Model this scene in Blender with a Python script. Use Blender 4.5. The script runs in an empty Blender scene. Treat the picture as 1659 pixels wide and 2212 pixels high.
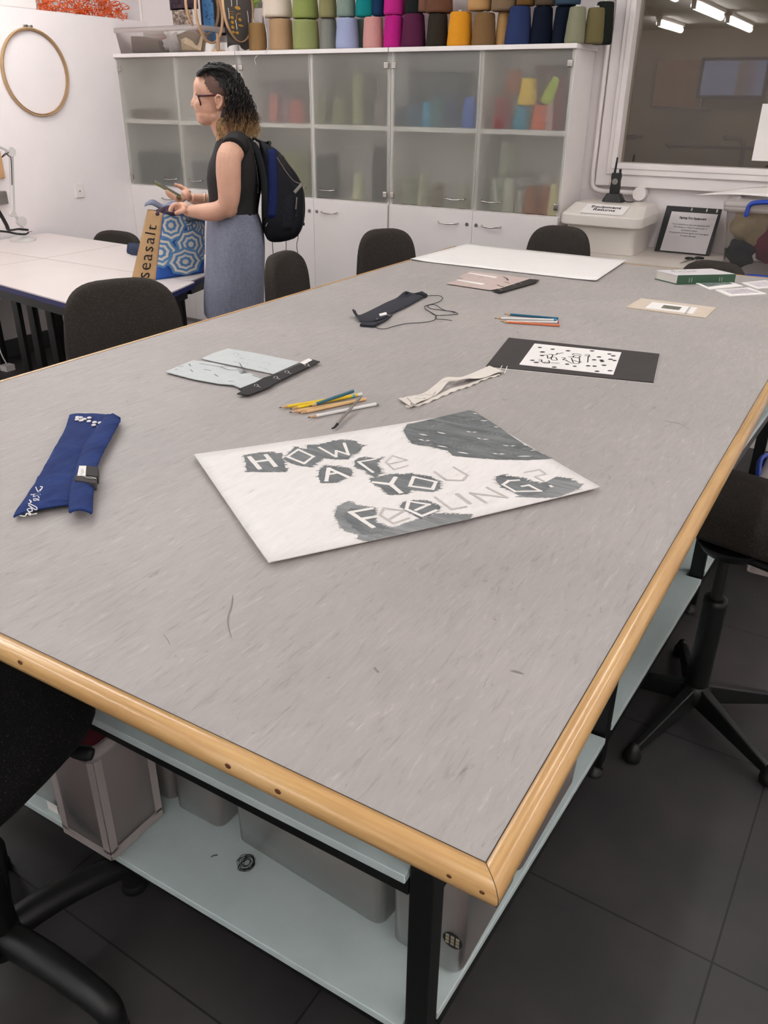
import bpy, bmesh, math, random
from math import sin, cos, pi, radians
from mathutils import Vector, Matrix, noise
random.seed(7)
SC = bpy.context.scene
COL = SC.collection
R = random.Random(11)

# ------------------------------------------------------------------ camera
F_PX, PITCH, ROLL, YAW = 1762.35, radians(26.7709), radians(0.61263), radians(30.555)
CAM = Vector((0, 0, 1.5))
fw = Vector((-sin(YAW)*cos(PITCH), cos(YAW)*cos(PITCH), -sin(PITCH)))
rt0 = Vector((cos(YAW), sin(YAW), 0))
up0 = rt0.cross(fw)
rt = cos(ROLL)*rt0 + sin(ROLL)*up0
up = -sin(ROLL)*rt0 + cos(ROLL)*up0
cd = bpy.data.cameras.new('camera'); cam = bpy.data.objects.new('camera', cd); COL.objects.link(cam)
cd.sensor_fit = 'VERTICAL'; cd.sensor_height = 36; cd.sensor_width = 27; cd.lens = 36*F_PX/2212
cd.clip_start = 0.02; cd.clip_end = 60
M = Matrix((rt, up, -fw)).transposed().to_4x4(); M.translation = CAM
cam.matrix_world = M
SC.camera = cam

# ------------------------------------------------------------------ view, world
vs = SC.view_settings
vs.view_transform = 'Standard'; vs.look = 'None'; vs.gamma = 1; vs.use_curve_mapping = False
vs.exposure = 0.0
w = bpy.data.worlds.new('world'); SC.world = w; w.use_nodes = True
w.node_tree.nodes['Background'].inputs[0].default_value = (0.9, 0.88, 0.86, 1)
w.node_tree.nodes['Background'].inputs[1].default_value = 0.05

# where the fluorescent tubes hang: rows along the room, a few mirrored in the window, the rest added for light (x, y centre, length)
TUBE_Z = 2.655
TUBES = [(-3.88, -6.05, 1.5), (-2.83, -6.1, 2.0), (-2.83, -3.75, 1.8), (-2.83, -1.2, 1.5), (-2.83, 0.9, 1.5),
         (-2.83, 2.9, 1.5), (-3.88, 1.2, 1.5), (-3.88, 3.1, 1.5), (-0.4, -0.6, 1.5), (-0.4, 2.9, 1.5), (1.3, 0.9, 1.5), (1.3, 3.0, 1.5),
         (-0.4, -3.0, 1.5), (-0.4, -5.0, 1.5), (1.3, -1.4, 1.5), (1.3, -3.5, 1.5)]  # rows added behind the camera to light the space under the table
LAMP_E = 20.5
LAMP_COL = (0.955, 0.985, 1.0)

# ------------------------------------------------------------------ photo geometry: a pixel of the photo to a point on a real plane
def ray(u, v): return fw + rt*((u-829.5)/F_PX) - up*((v-1106)/F_PX)
def GZ(u, v, z):
    r = ray(u, v); return CAM + r*((z-CAM.z)/r.z)
def GY(u, v, y):
    r = ray(u, v); return CAM + r*(y/r.y)
def GX(u, v, x):
    r = ray(u, v); return CAM + r*(x/r.x)

# ------------------------------------------------------------------ materials
def lin(c):
    c = c/255.0
    return c/12.92 if c <= 0.04045 else ((c+0.055)/1.055)**2.4
def rgb(r, g, b): return (lin(r), lin(g), lin(b), 1)
class NT:
    def __init__(s, name):
        s.m = bpy.data.materials.new(name); s.m.use_nodes = True
        s.t = s.m.node_tree; s.n = s.t.nodes; s.b = s.n['Principled BSDF']; s.out = s.n['Material Output']
    def node(s, t, **k):
        n = s.n.new(t)
        for a, v in k.items():
            if a.startswith('i_'):
                key = a[2:]
                n.inputs[int(key) if key.isdigit() else key.replace('_', ' ')].default_value = v
            else: setattr(n, a, v)
        return n
    def link(s, a, b): s.t.links.new(a, b)
    def coords(s, scale=(1, 1, 1), rot=(0, 0, 0)):
        tc = s.node('ShaderNodeTexCoord'); mp = s.node('ShaderNodeMapping')
        mp.inputs['Scale'].default_value = scale; mp.inputs['Rotation'].default_value = rot
        s.link(tc.outputs['Object'], mp.inputs[0]); return mp.outputs[0]
    def noise(s, vec, scale, detail=4, rough=.5, dist=0):
        n = s.node('ShaderNodeTexNoise'); n.inputs['Scale'].default_value = scale; n.inputs['Detail'].default_value = detail
        n.inputs['Roughness'].default_value = rough; n.inputs['Distortion'].default_value = dist
        s.link(vec, n.inputs['Vector']); return n.outputs['Fac']
    def ramp(s, fac, stops, interp='LINEAR'):
        r = s.node('ShaderNodeValToRGB'); cr = r.color_ramp; cr.interpolation = interp
        while len(cr.elements) < len(stops): cr.elements.new(.5)
        for e, (p, c) in zip(cr.elements, stops): e.position = p; e.color = c
        s.link(fac, r.inputs[0]); return r.outputs[0]
    def mix(s, fac, a, b, mode='MIX'):
        m = s.node('ShaderNodeMix', data_type='RGBA', blend_type=mode)
        for k, v in ((0, fac), (6, a), (7, b)):
            if hasattr(v, 'is_output') or isinstance(v, bpy.types.NodeSocket): s.link(v, m.inputs[k])
            else: m.inputs[k].default_value = v
        return m.outputs[2]
    def bump(s, h, strength=.3, dist=.002):
        b = s.node('ShaderNodeBump'); b.inputs['Strength'].default_value = strength; b.inputs['Distance'].default_value = dist
        s.link(h, b.inputs['Height']); s.link(b.outputs[0], s.b.inputs['Normal'])
def mat(name, col, rough=.5, metal=0, spec=.5, var=0, vscale=30, bump=0, bscale=200, bdist=.001):
    t = NT(name); c = rgb(*col)
    t.b.inputs['Roughness'].default_value = rough; t.b.inputs['Metallic'].default_value = metal
    t.b.inputs['Specular IOR Level'].default_value = spec
    t.b.inputs['Base Color'].default_value = c
    v = t.coords()
    if var:
        f = t.noise(v, vscale, 5, .6)
        a = tuple(min(1, x*(1+var)) for x in c[:3])+(1,); d = tuple(x*(1-var) for x in c[:3])+(1,)
        t.link(t.ramp(f, [(.3, d), (.7, a)]), t.b.inputs['Base Color'])
    if bump: t.bump(t.noise(v, bscale, 3, .6), bump, bdist)
    return t.m
def fabric(name, col, fleck=(120, 112, 108), amount=.62, scale=900, rough=.95, bump=.35):
    t = NT(name); c = rgb(*col); v = t.coords((1, 1, 1))
    f = t.noise(v, scale, 2, .5)
    big = t.noise(v, 18, 3, .5)
    base = t.mix(big, tuple(x*.85 for x in c[:3])+(1,), tuple(x*1.15 for x in c[:3])+(1,))
    k = t.ramp(f, [(amount, (0, 0, 0, 1)), (min(.99, amount+.12), (1, 1, 1, 1))])
    t.link(t.mix(k, base, rgb(*fleck)), t.b.inputs['Base Color'])
    t.b.inputs['Roughness'].default_value = rough; t.b.inputs['Specular IOR Level'].default_value = .15
    t.bump(f, bump, .001)
    return t.m
def plastic_clear(name, col=(215, 210, 205), opac=.35, rough=.25):
    t = NT(name); n = t.n; n.remove(t.b)
    tr = t.node('ShaderNodeBsdfTransparent'); tr.inputs[0].default_value = (.93, .92, .91, 1)
    d = t.node('ShaderNodeBsdfDiffuse'); d.inputs[0].default_value = rgb(*col)
    tl = t.node('ShaderNodeBsdfTranslucent'); tl.inputs[0].default_value = rgb(*col)
    g = t.node('ShaderNodeBsdfGlossy'); g.inputs['Roughness'].default_value = rough
    m1 = t.node('ShaderNodeMixShader'); m1.inputs[0].default_value = .5; t.link(d.outputs[0], m1.inputs[1]); t.link(tl.outputs[0], m1.inputs[2])
    m2 = t.node('ShaderNodeMixShader'); m2.inputs[0].default_value = opac; t.link(tr.outputs[0], m2.inputs[1]); t.link(m1.outputs[0], m2.inputs[2])
    fr = t.node('ShaderNodeFresnel'); fr.inputs[0].default_value = 1.35
    m3 = t.node('ShaderNodeMixShader'); t.link(fr.outputs[0], m3.inputs[0]); t.link(m2.outputs[0], m3.inputs[1]); t.link(g.outputs[0], m3.inputs[2])
    t.link(m3.outputs[0], t.out.inputs[0]); return t.m

MT = {}
MT['white_wall'] = mat('white_wall_paint', (246, 237, 236), .65, var=.03, vscale=2.5, bump=.12, bscale=60)
MT['ceiling'] = mat('ceiling_paint', (240, 236, 232), .8, var=.03, vscale=3)
MT['white_lam'] = mat('white_laminate', (240, 232, 229), .42, var=.015, vscale=4)
MT['white_edge'] = mat('white_gloss_paint', (240, 231, 228), .35, var=.02, vscale=6)
MT['black_steel'] = mat('black_painted_steel', (17, 18, 17), .38, spec=.4, var=.15, vscale=40)
MT['black_plastic'] = mat('black_plastic', (20, 20, 20), .45, var=.1, vscale=60, bump=.15, bscale=600)
MT['chrome'] = mat('brushed_chrome', (190, 186, 180), .25, 1, var=.05, vscale=80)
MT['dull_metal'] = mat('dull_grey_metal', (150, 145, 140), .4, .8, var=.08, vscale=60)
MT['charcoal'] = fabric('charcoal_wool_fabric', (57, 52, 48), (124, 114, 106), .6, 700)
MT['mesh_black'] = fabric('black_mesh_fabric', (23, 22, 22), (92, 86, 84), .63, 520)
MT['paper'] = mat('white_paper', (244, 238, 234), .7, var=.015, vscale=12)
MT['yarn_core'] = mat('card_core', (190, 195, 185), .6, var=.05)
MT['blue_edge'] = mat('blue_table_edging', (24, 28, 92), .4, var=.06, vscale=20)
MT['blue_handle'] = mat('blue_handle_plastic', (28, 62, 160), .35, var=.06, vscale=30)
MT['box_clear'] = plastic_clear('clear_box_plastic', (232, 226, 222), .17)
MT['box_cloudy'] = plastic_clear('cloudy_box_plastic', (238, 226, 221), .66, .3)
MT['box_rim'] = plastic_clear('cloudy_box_rim_plastic', (240, 230, 226), .8, .3)
MT['kraft'] = mat('brown_kraft_cloth', (172, 137, 97), .8, var=.07, vscale=15, bump=.2, bscale=40, bdist=.004)
MT['ink'] = mat('dark_ink', (32, 30, 32), .7, var=.1)
MT['wood_light'] = mat('light_beech', (205, 162, 118), .45, var=.08, vscale=25)

def lino():
    t = NT('marbled_grey_linoleum')
    v = t.coords((1.0, .16, 1)); wv = t.coords((.9, .9, 1))
    a = t.noise(t.coords((1, .24, 1)), 60, 9, .66, 1.1)
    b = t.noise(t.coords((1, .07, 1), (0, 0, .05)), 190, 5, .6, .5)
    c = t.noise(wv, 3.5, 4, .5, .4)
    d = t.noise(t.coords((1, .13, 1), (0, 0, -.10)), 130, 7, .66, 1.2)
    e = t.noise(t.coords((1, .26, 1), (0, 0, .12)), 38, 9, .70, 2.2)
    base = t.ramp(a, [(.34, rgb(152, 146, 144)), (.5, rgb(168, 161, 157)), (.66, rgb(181, 175, 170))])
    streak = t.ramp(b, [(.30, rgb(129, 124, 122)), (.44, rgb(168, 161, 157)), (.60, rgb(170, 163, 159)), (.76, rgb(199, 192, 186))])
    m1 = t.mix(.26, base, streak)
    fine = t.ramp(d, [(.33, rgb(108, 102, 100)), (.44, rgb(167, 160, 156)), (.58, rgb(170, 163, 159)), (.68, rgb(214, 207, 201))])
    m2 = t.mix(.42, m1, fine)
    mar = t.ramp(e, [(.33, rgb(116, 110, 108)), (.37, rgb(168, 161, 157)), (.62, rgb(170, 163, 159)), (.70, rgb(205, 199, 192))])
    m2 = t.mix(.42, m2, mar)
    blotch = t.ramp(c, [(.35, (.95, .95, .955, 1)), (.65, (1.04, 1.035, 1.03, 1))])
    t.link(t.mix(1.0, m2, blotch, 'MULTIPLY'), t.b.inputs['Base Color'])
    t.b.inputs['Roughness'].default_value = .5; t.b.inputs['Specular IOR Level'].default_value = .35
    t.bump(b, .05, .001); return t.m
MT['lino'] = lino()
def beech(name='varnished_beech', along=(1, .04, 1)):
    t = NT(name)
    v = t.coords(along)
    a = t.noise(v, 120, 5, .6, .3); b = t.noise(t.coords((along[0], along[1]*.4, 1)), 26, 5, .6, .5)
    c = t.noise(t.coords((1, 1, 1)), 5, 3, .5)
    col = t.ramp(a, [(.3, rgb(190, 145, 92)), (.55, rgb(209, 166, 110)), (.75, rgb(220, 182, 130))])
    dk = t.ramp(b, [(.28, (.78, .70, .62, 1)), (.42, (1, 1, 1, 1))])
    col = t.mix(.8, col, dk, 'MULTIPLY')
    col = t.mix(1.0, col, t.ramp(c, [(.3, (.93, .91, .88, 1)), (.7, (1.05, 1.05, 1.05, 1))]), 'MULTIPLY')
    t.link(col, t.b.inputs['Base Color']); t.b.inputs['Roughness'].default_value = .27
    t.b.inputs['Coat Weight'].default_value = .35; t.b.inputs['Coat Roughness'].default_value = .15
    t.bump(a, .06, .001); return t.m
MT['beech_y'] = beech('varnished_beech_long', (1, .04, 1)); MT['beech_x'] = beech('varnished_beech_short', (.04, 1, 1))
def shelfpaint():
    t = NT('pale_blue_painted_board'); v = t.coords()
    a = t.noise(v, 7, 4, .6); b = t.noise(v, 60, 6, .7)
    col = t.ramp(a, [(.3, rgb(196, 210, 209)), (.7, rgb(209, 222, 220))])
    spk = t.ramp(b, [(.24, rgb(60, 66, 66)), (.29, (1, 1, 1, 1))])
    t.link(t.mix(.5, col, spk, 'MULTIPLY'), t.b.inputs['Base Color'])
    t.b.inputs['Roughness'].default_value = .45; t.bump(b, .1, .001); return t.m
MT['shelf'] = shelfpaint()
def floormat():
    t = NT('dark_vinyl_tiles')
    v = t.coords()
    br = t.node('ShaderNodeTexBrick'); t.link(t.coords((1, 1, 1), (0, 0, .03)), br.inputs['Vector'])
    br.offset = .0; br.inputs['Color1'].default_value = (1, 1, 1, 1); br.inputs['Color2'].default_value = (.9, .9, .9, 1)
    br.inputs['Mortar'].default_value = (.28, .28, .28, 1); br.inputs['Scale'].default_value = 1
    br.inputs['Mortar Size'].default_value = .0022; br.inputs['Brick Width'].default_value = .61; br.inputs['Row Height'].default_value = .61
    a = t.noise(v, 3, 5, .6); s = t.noise(v, 140, 3, .6)
    col = t.ramp(a, [(.3, rgb(52, 50, 52)), (.5, rgb(60, 57, 57)), (.7, rgb(72, 66, 66))])
    # scuffs and paint specks
    vor = t.node('ShaderNodeTexVoronoi'); vor.inputs['Scale'].default_value = 16; t.link(v, vor.inputs['Vector'])
    spk = t.ramp(vor.outputs['Distance'], [(.022, (1, 1, 1, 1)), (.034, (0, 0, 0, 1))])
    gate = t.ramp(t.noise(v, 11, 2, .5), [(.58, (0, 0, 0, 1)), (.6, (1, 1, 1, 1))])
    spk = t.mix(1, spk, gate, 'MULTIPLY')
    scr = t.noise(t.coords((1, .05, 1), (0, 0, .9)), 60, 8, .7, 1.5)
    col = t.mix(t.ramp(scr, [(.72, (0, 0, 0, 1)), (.8, (.25, .25, .25, 1))]), col, rgb(125, 120, 116))
    col = t.mix(1, col, br.outputs['Color'], 'MULTIPLY')
    col = t.mix(spk, col, rgb(165, 158, 148))
    t.link(col, t.b.inputs['Base Color']); t.b.inputs['Roughness'].default_value = .48; t.b.inputs['Specular IOR Level'].default_value = .4
    t.bump(s, .08, .001); return t.m
MT['floor'] = floormat()

# ------------------------------------------------------------------ mesh builder
class MB:
    def __init__(s): s.v = []; s.f = []; s.sm = []
    def add(s, vs_, fs, smooth=False):
        o = len(s.v); s.v += [Vector(p) for p in vs_]; s.f += [tuple(i+o for i in f) for f in fs]; s.sm += [smooth]*len(fs); return s
    def box(s, x0, x1, y0, y1, z0, z1, m=None):
        p = [Vector((x, y, z)) for z in (z0, z1) for y in (y0, y1) for x in (x0, x1)]
        if m is not None: p = [m @ q for q in p]
        return s.add(p, [(0, 2, 3, 1), (4, 5, 7, 6), (0, 1, 5, 4), (2, 6, 7, 3), (0, 4, 6, 2), (1, 3, 7, 5)])
    def prism(s, pts, z0, z1):
        n = len(pts); v = [(p[0], p[1], z0) for p in pts]+[(p[0], p[1], z1) for p in pts]
        return s.add(v, [tuple(range(n-1, -1, -1)), tuple(range(n, 2*n))]+[(i, (i+1) % n, n+(i+1) % n, n+i) for i in range(n)])
    def hull8(s, bot, top):                       # bottom quad and top quad, corners given
        return s.add(list(bot)+list(top), [(3, 2, 1, 0), (4, 5, 6, 7), (0, 1, 5, 4), (1, 2, 6, 5), (2, 3, 7, 6), (3, 0, 4, 7)])
    def cyl(s, a, b, r0, r1=None, n=16, cap=True):
        a = Vector(a); b = Vector(b); r1 = r0 if r1 is None else r1
        d = (b-a).normalized(); x = d.orthogonal().normalized(); y = d.cross(x)
        v = [a+(x*cos(2*pi*i/n)+y*sin(2*pi*i/n))*r0 for i in range(n)]+[b+(x*cos(2*pi*i/n)+y*sin(2*pi*i/n))*r1 for i in range(n)]
        s.add(v, [(i, (i+1) % n, n+(i+1) % n, n+i) for i in range(n)], True)
        if cap: s.add(v, [tuple(range(n-1, -1, -1)), tuple(range(n, 2*n))])
        return s
    def lathe(s, prof, c=(0, 0, 0), n=24, m=None, smooth=True):
        c = Vector(c); v = []
        for r_, z in prof:
            for i in range(n):
                p = Vector((r_*cos(2*pi*i/n), r_*sin(2*pi*i/n), z))
                if m is not None: p = m @ p
                v.append(c+p)
        k = len(prof); fs = [(j*n+i, j*n+(i+1) % n, (j+1)*n+(i+1) % n, (j+1)*n+i) for j in range(k-1) for i in range(n)]
        s.add(v, fs, smooth)
        if prof[0][0] > 1e-6: s.add(v[:n], [tuple(range(n-1, -1, -1))])
        if prof[-1][0] > 1e-6: s.add(v[-n:], [tuple(range(n))])
        return s
    def tube(s, pts, rad, n=8, closed=False, cap=True, flat=1.0, upv=None):
        pts = [Vector(p) for p in pts]; k = len(pts)
        rr = rad if hasattr(rad, '__len__') else [rad]*k
        ring = []; prev = None
        for i, p in enumerate(pts):
            if closed: d = pts[(i+1) % k]-pts[i-1]
            else: d = pts[min(i+1, k-1)]-pts[max(i-1, 0)]
            if d.length < 1e-9: d = Vector((0, 0, 1))
            d.normalize()
            if upv is not None: x = Vector(upv).cross(d).normalized()
            elif prev is None: x = d.orthogonal().normalized()
            else:
                x = prev-d*prev.dot(d)
                x = x.normalized() if x.length > 1e-6 else d.orthogonal().normalized()
            prev = x; y = d.cross(x)
            ring += [p+(x*cos(2*pi*j/n)+y*sin(2*pi*j/n)*flat)*rr[i] for j in range(n)]
        m_ = k if closed else k-1
        s.add(ring, [(i*n+j, i*n+(j+1) % n, ((i+1) % k)*n+(j+1) % n, ((i+1) % k)*n+j) for i in range(m_) for j in range(n)], True)
        if cap and not closed: s.add(ring[:n], [tuple(range(n-1, -1, -1))]); s.add(ring[-n:], [tuple(range(n))])
        return s
    def sphere(s, c, r, n=16, m=8, sc=(1, 1, 1), rot=None):
        c = Vector(c); v = []; 
        for j in range(m+1):
            th = pi*j/m
            for i in range(n):
                p = Vector((sin(th)*cos(2*pi*i/n)*r*sc[0], sin(th)*sin(2*pi*i/n)*r*sc[1], cos(th)*r*sc[2]))
                if rot is not None: p = rot @ p
                v.append(c+p)
        return s.add(v, [(j*n+i, (j+1)*n+i, (j+1)*n+(i+1) % n, j*n+(i+1) % n) for j in range(m) for i in range(n)], True)
    def grid(s, fn, nu, nv, thick=0, smooth=True):     # fn(u,v)->(point) u,v in 0..1
        v = [Vector(fn(i/nu, j/nv)) for j in range(nv+1) for i in range(nu+1)]; W = nu+1
        q = [(j*W+i, j*W+i+1, (j+1)*W+i+1, (j+1)*W+i) for j in range(nv) for i in range(nu)]
        if not thick: return s.add(v, q, smooth)
        nr = []
        for j in range(nv+1):
            for i in range(nu+1):
                a = v[j*W+min(i+1, nu)]-v[j*W+max(i-1, 0)]; b = v[min(j+1, nv)*W+i]-v[max(j-1, 0)*W+i]
                k = a.cross(b); nr.append(k.normalized() if k.length > 1e-12 else Vector((0, 0, 1)))
        v2 = [p-k*thick for p, k in zip(v, nr)]; N = len(v)
        q2 = [tuple(N+i for i in reversed(f)) for f in q]
        edge = [j for j in range(nu+1)]+[j*W+nu for j in range(1, nv+1)]+[nv*W+i for i in range(nu-1, -1, -1)]+[j*W for j in range(nv-1, 0, -1)]
        side = [(edge[i], N+edge[i], N+edge[(i+1) % len(edge)], edge[(i+1) % len(edge)]) for i in range(len(edge))]
        return s.add(v+v2, q+q2+side, smooth)
    def loft(s, rings, cap=True, smooth=True):
        n = len(rings[0]); v = [p for r_ in rings for p in r_]; k = len(rings)
        s.add(v, [(i*n+j, i*n+(j+1) % n, (i+1)*n+(j+1) % n, (i+1)*n+j) for i in range(k-1) for j in range(n)], smooth)
        if cap: s.add(rings[0], [tuple(range(n-1, -1, -1))], smooth); s.add(rings[-1], [tuple(range(n))], smooth)
        return s

WM = {}
def build(name, mb, m, parent=None, world=True, bevel=0, seg=2, sub=0, mods=(), label=None, merge=False):
    me = bpy.data.meshes.new(name)
    inv = WM[parent].inverted() if (parent is not None and world) else Matrix()
    me.from_pydata([inv @ p for p in mb.v], [], mb.f)
    me.polygons.foreach_set('use_smooth', mb.sm)
    bm = bmesh.new(); bm.from_mesh(me)
    if merge: bmesh.ops.remove_doubles(bm, verts=bm.verts, dist=1e-5)
    bmesh.ops.recalc_face_normals(bm, faces=bm.faces); bm.to_mesh(me); bm.free()
    o = bpy.data.objects.new(name, me); COL.objects.link(o)
    if m is not None: me.materials.append(MT[m] if isinstance(m, str) else m)
    if parent is not None: o.parent = parent; WM[o] = WM[parent].copy()
    else: WM[o] = Matrix()
    if bevel:
        b = o.modifiers.new('bevel', 'BEVEL'); b.width = bevel; b.segments = seg; b.limit_method = 'ANGLE'; b.angle_limit = radians(40)
        me.polygons.foreach_set('use_smooth', [True]*len(me.polygons))
        o.modifiers.new('wn', 'WEIGHTED_NORMAL')
    if sub:
        sm = o.modifiers.new('sub', 'SUBSURF'); sm.levels = sub; sm.render_levels = sub
    if label: o['label'] = label
    return o
def tag(o, label, cat, group=None, kind=None):
    o['label'] = label; o['category'] = cat
    if group: o['group'] = group
    if kind: o['kind'] = kind
    return o
def thing(name, label, cat, loc=(0, 0, 0), rz=0, group=None):
    o = bpy.data.objects.new(name, None); COL.objects.link(o); o.empty_display_size = .05
    o.location = loc; o.rotation_euler = (0, 0, rz)
    WM[o] = Matrix.Translation(Vector(loc)) @ Matrix.Rotation(rz, 4, 'Z')
    return tag(o, label, cat, group)
def struct(name, mb, m, **k):
    o = build(name, mb, m, **k); o['kind'] = 'structure'; return o
def text_mb(txt, size, f, depth=.0004, align='CENTER', bold=0, spacing=1.0, line=1.0):
    """glyph outlines of txt, each point carried through f(x, y, h)"""
    cu = bpy.data.curves.new('lettering', 'FONT'); cu.body = txt; cu.size = size; cu.align_x = align; cu.offset = bold
    cu.space_character = spacing; cu.space_line = line; cu.resolution_u = 3; cu.extrude = depth/2
    ob = bpy.data.objects.new('lettering', cu)
    me = bpy.data.meshes.new_from_object(ob)
    mb = MB(); mb.add([f(p.co.x, p.co.y, p.co.z+depth/2) for p in me.vertices], [tuple(q.vertices) for q in me.polygons])
    bpy.data.objects.remove(ob); bpy.data.curves.remove(cu); bpy.data.meshes.remove(me)
    return mb
def lerp(a, b, t): return a+(b-a)*t
def bez(pts, n=8):
    """smooth polyline through points (Catmull-Rom)"""
    P_ = [Vector(p) for p in pts]; out = []
    for i in range(len(P_)-1):
        p0 = P_[max(i-1, 0)]; p1 = P_[i]; p2 = P_[i+1]; p3 = P_[min(i+2, len(P_)-1)]
        for k in range(n):
            t = k/n
            out.append(.5*((2*p1)+(-p0+p2)*t+(2*p0-5*p1+4*p2-p3)*t*t+(-p0+3*p1-3*p2+p3)*t**3))
    out.append(P_[-1]); return out

# ================================================================== THE ROOM
XL, XR, YB, YF, ZC = -4.70, 2.4, 4.72, -8.0, 2.70
XLL = -6.4
struct('floor', MB().box(XLL, XR, YF, YB+3.0, -.05, 0), 'floor')
struct('ceiling', MB().box(XLL, XR, YF, YB+3.0, ZC, ZC+.05), 'ceiling')
# left partition, lower than the ceiling
struct('wall_left', MB().box(XL-.10, XL, -3.0, YB, 0, 1.963), 'white_wall')
struct('wall_far_left', MB().box(XLL-.1, XLL, YF, YB, 0, ZC), 'white_wall')
struct('wall_right', MB().box(XR, XR+.1, YF, YB, 0, ZC), 'white_wall')
struct('wall_front', MB().box(XLL, XR, YF-.1, YF, 0, ZC), 'white_wall')
GX0, GX1, GZ0, GZ1 = -1.355, .45, 1.205, 2.30     # glass opening
struct('wall_back', MB().box(XLL, GX0, YB, YB+.10, 0, ZC).box(GX1, XR, YB, YB+.10, 0, ZC).box(GX0, GX1, YB, YB+.10, 0, GZ0).box(GX0, GX1, YB, YB+.10, GZ1, ZC), 'white_wall')
struct('baseboard_left', MB().box(XL, XL+.015, -3.0, YB-.35, 0, .11), mat('dark_grey_skirting', (62, 62, 64), .5, var=.05), bevel=.003)
struct('baseboard_back', MB().box(-1.45, XR, YB-.015, YB, 0, .11), mat('dark_grey_skirting_back', (62, 62, 64), .5, var=.05), bevel=.003)

# window: stepped white frame
wf = MB()
def wframe(mb, o, i, y0, y1):
    x0, x1, z0, z1 = o; a0, a1, b0, b1 = i
    mb.box(x0, a0, y0, y1, z0, z1).box(a1, x1, y0, y1, z0, z1).box(a0, a1, y0, y1, z0, b0).box(a0, a1, y0, y1, b1, z1)
wframe(wf, (-1.452, .56, 1.100, 2.42), (-1.375, .475, 1.180, 2.325), YB-.045, YB)
wframe(wf, (-1.395, .50, 1.160, 2.345), (GX0, GX1, GZ0, GZ1), YB-.060, YB)
wframe(wf, (-1.373, .465, 1.188, 2.315), (GX0+.012, GX1-.012, GZ0+.012, GZ1-.012), YB-.066, YB+.02)
win = struct('window_1', wf, 'white_edge', bevel=.004)
def glassmat():
    t = NT('dark_window_glass'); t.n.remove(t.b)
    tr = t.node('ShaderNodeBsdfTransparent'); tr.inputs[0].default_value = (.62, .60, .56, 1)
    g = t.node('ShaderNodeBsdfGlossy'); g.inputs['Roughness'].default_value = .01; g.inputs[0].default_value = (1, .97, .93, 1)
    m = t.node('ShaderNodeMixShader'); m.inputs[0].default_value = .115
    t.link(tr.outputs[0], m.inputs[1]); t.link(g.outputs[0], m.inputs[2]); t.link(m.outputs[0], t.out.inputs[0]); return t.m
pane = build('pane', MB().box(GX0, GX1, YB+.012, YB+.018, GZ0, GZ1), glassmat(), win)

# the darker room seen through the glass
olive = mat('olive_grey_wall', (150, 140, 120), .7, var=.06, vscale=3)
OY = 6.4
struct('wall_beyond', MB().box(-3.2, 1.6, OY, OY+.08, 0, ZC), olive)
struct('wall_beyond_left', MB().box(-3.28, -3.2, YB+.1, OY, 0, ZC), olive)
struct('wall_beyond_right', MB().box(1.6, 1.68, YB+.1, OY, 0, ZC), olive)
struct('trim_1', MB().box(-2.02, -1.84, OY-.12, OY, 0, ZC), mat('grey_green_column', (168, 166, 150), .6, var=.04, vscale=4))
p0 = GY(1422, 130, OY-.02); p1 = GY(1512, 232, OY-.02)
tag(build('pinboard', MB().box(p0.x, p1.x, OY-.03, OY-.001, p1.z, p0.z), mat('brown_pinboard', (150, 118, 84), .9, var=.12, vscale=12), bevel=.003),
    'brown pinboard on the dim wall beyond the window', 'pinboard')
s0 = GY(1516, 124, OY-.06); s1 = GY(1650, 214, OY-.06)
mon = thing('wall_monitor', 'flat screen lit dull blue on the wall beyond the window', 'monitor', ((s0.x+s1.x)/2, OY-.05, (s0.z+s1.z)/2))
build('monitor_case', MB().box(s0.x, s1.x, OY-.06, OY-.001, s1.z, s0.z), 'black_plastic', mon, bevel=.006)
def screen():
    t = NT('dim_blue_screen'); v = t.coords()
    sx = t.node('ShaderNodeSeparateXYZ'); t.link(v, sx.inputs[0])
    c = t.ramp(sx.outputs[0], [(.0, rgb(84, 92, 124)), (.02, rgb(84, 92, 124)), (.035, rgb(78, 70, 66)), (.12, rgb(80, 76, 100)), (.16, rgb(84, 92, 124))], 'LINEAR')
    t.link(c, t.b.inputs['Base Color']); t.link(c, t.b.inputs['Emission Color']); t.b.inputs['Emission Strength'].default_value = 1.1
    t.b.inputs['Roughness'].default_value = .3; return t.m
build('screen', MB().box(s0.x+.025, s1.x-.02, OY-.0625, OY-.06, s1.z+.02, s0.z-.02), screen(), mon)
# grab rail pipes beyond the window
pipe = mat('dark_bronze_pipe', (88, 78, 66), .35, .5, var=.1)
def q(u, v, y=OY-.18): return GY(u, v, y)
rail = thing('handrail', 'long dark rail running along the wall beyond the window', 'handrail', q(1530, 316))
build('rail', MB().tube(bez([q(1438, 310), q(1448, 318), q(1460, 315), q(1530, 316), q(1600, 320), q(1659, 321)], 6), .012, 10), pipe, rail)
for uu in (1442, 1560, 1640): build('bracket', MB().cyl(q(uu, 317), q(uu, 317)+Vector((0, .17, 0)), .008, n=10), pipe, rail)
rail2 = thing('pipe', 'bent dark pipe turning down the wall beyond the window', 'pipe', q(1590, 300))
build('pipe_run', MB().tube(bez([q(1565, 298), q(1585, 299), q(1600, 302), q(1606, 314), q(1604, 335), q(1598, 370), q(1596, 400)], 6), .014, 10), pipe, rail2)
build('wall_flange', MB().cyl(q(1566, 298), q(1566, 298)+Vector((0, .17, 0)), .015, n=12), pipe, rail2)
tag(build('pipe', MB().tube([q(1345, 297), q(1371, 296), q(1374, 292)], .015, 10).cyl(q(1371, 296), q(1371, 296)+Vector((0, .17, 0)), .012), pipe), 'short dark pipe stub low at the left beyond the window', 'pipe')
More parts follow.
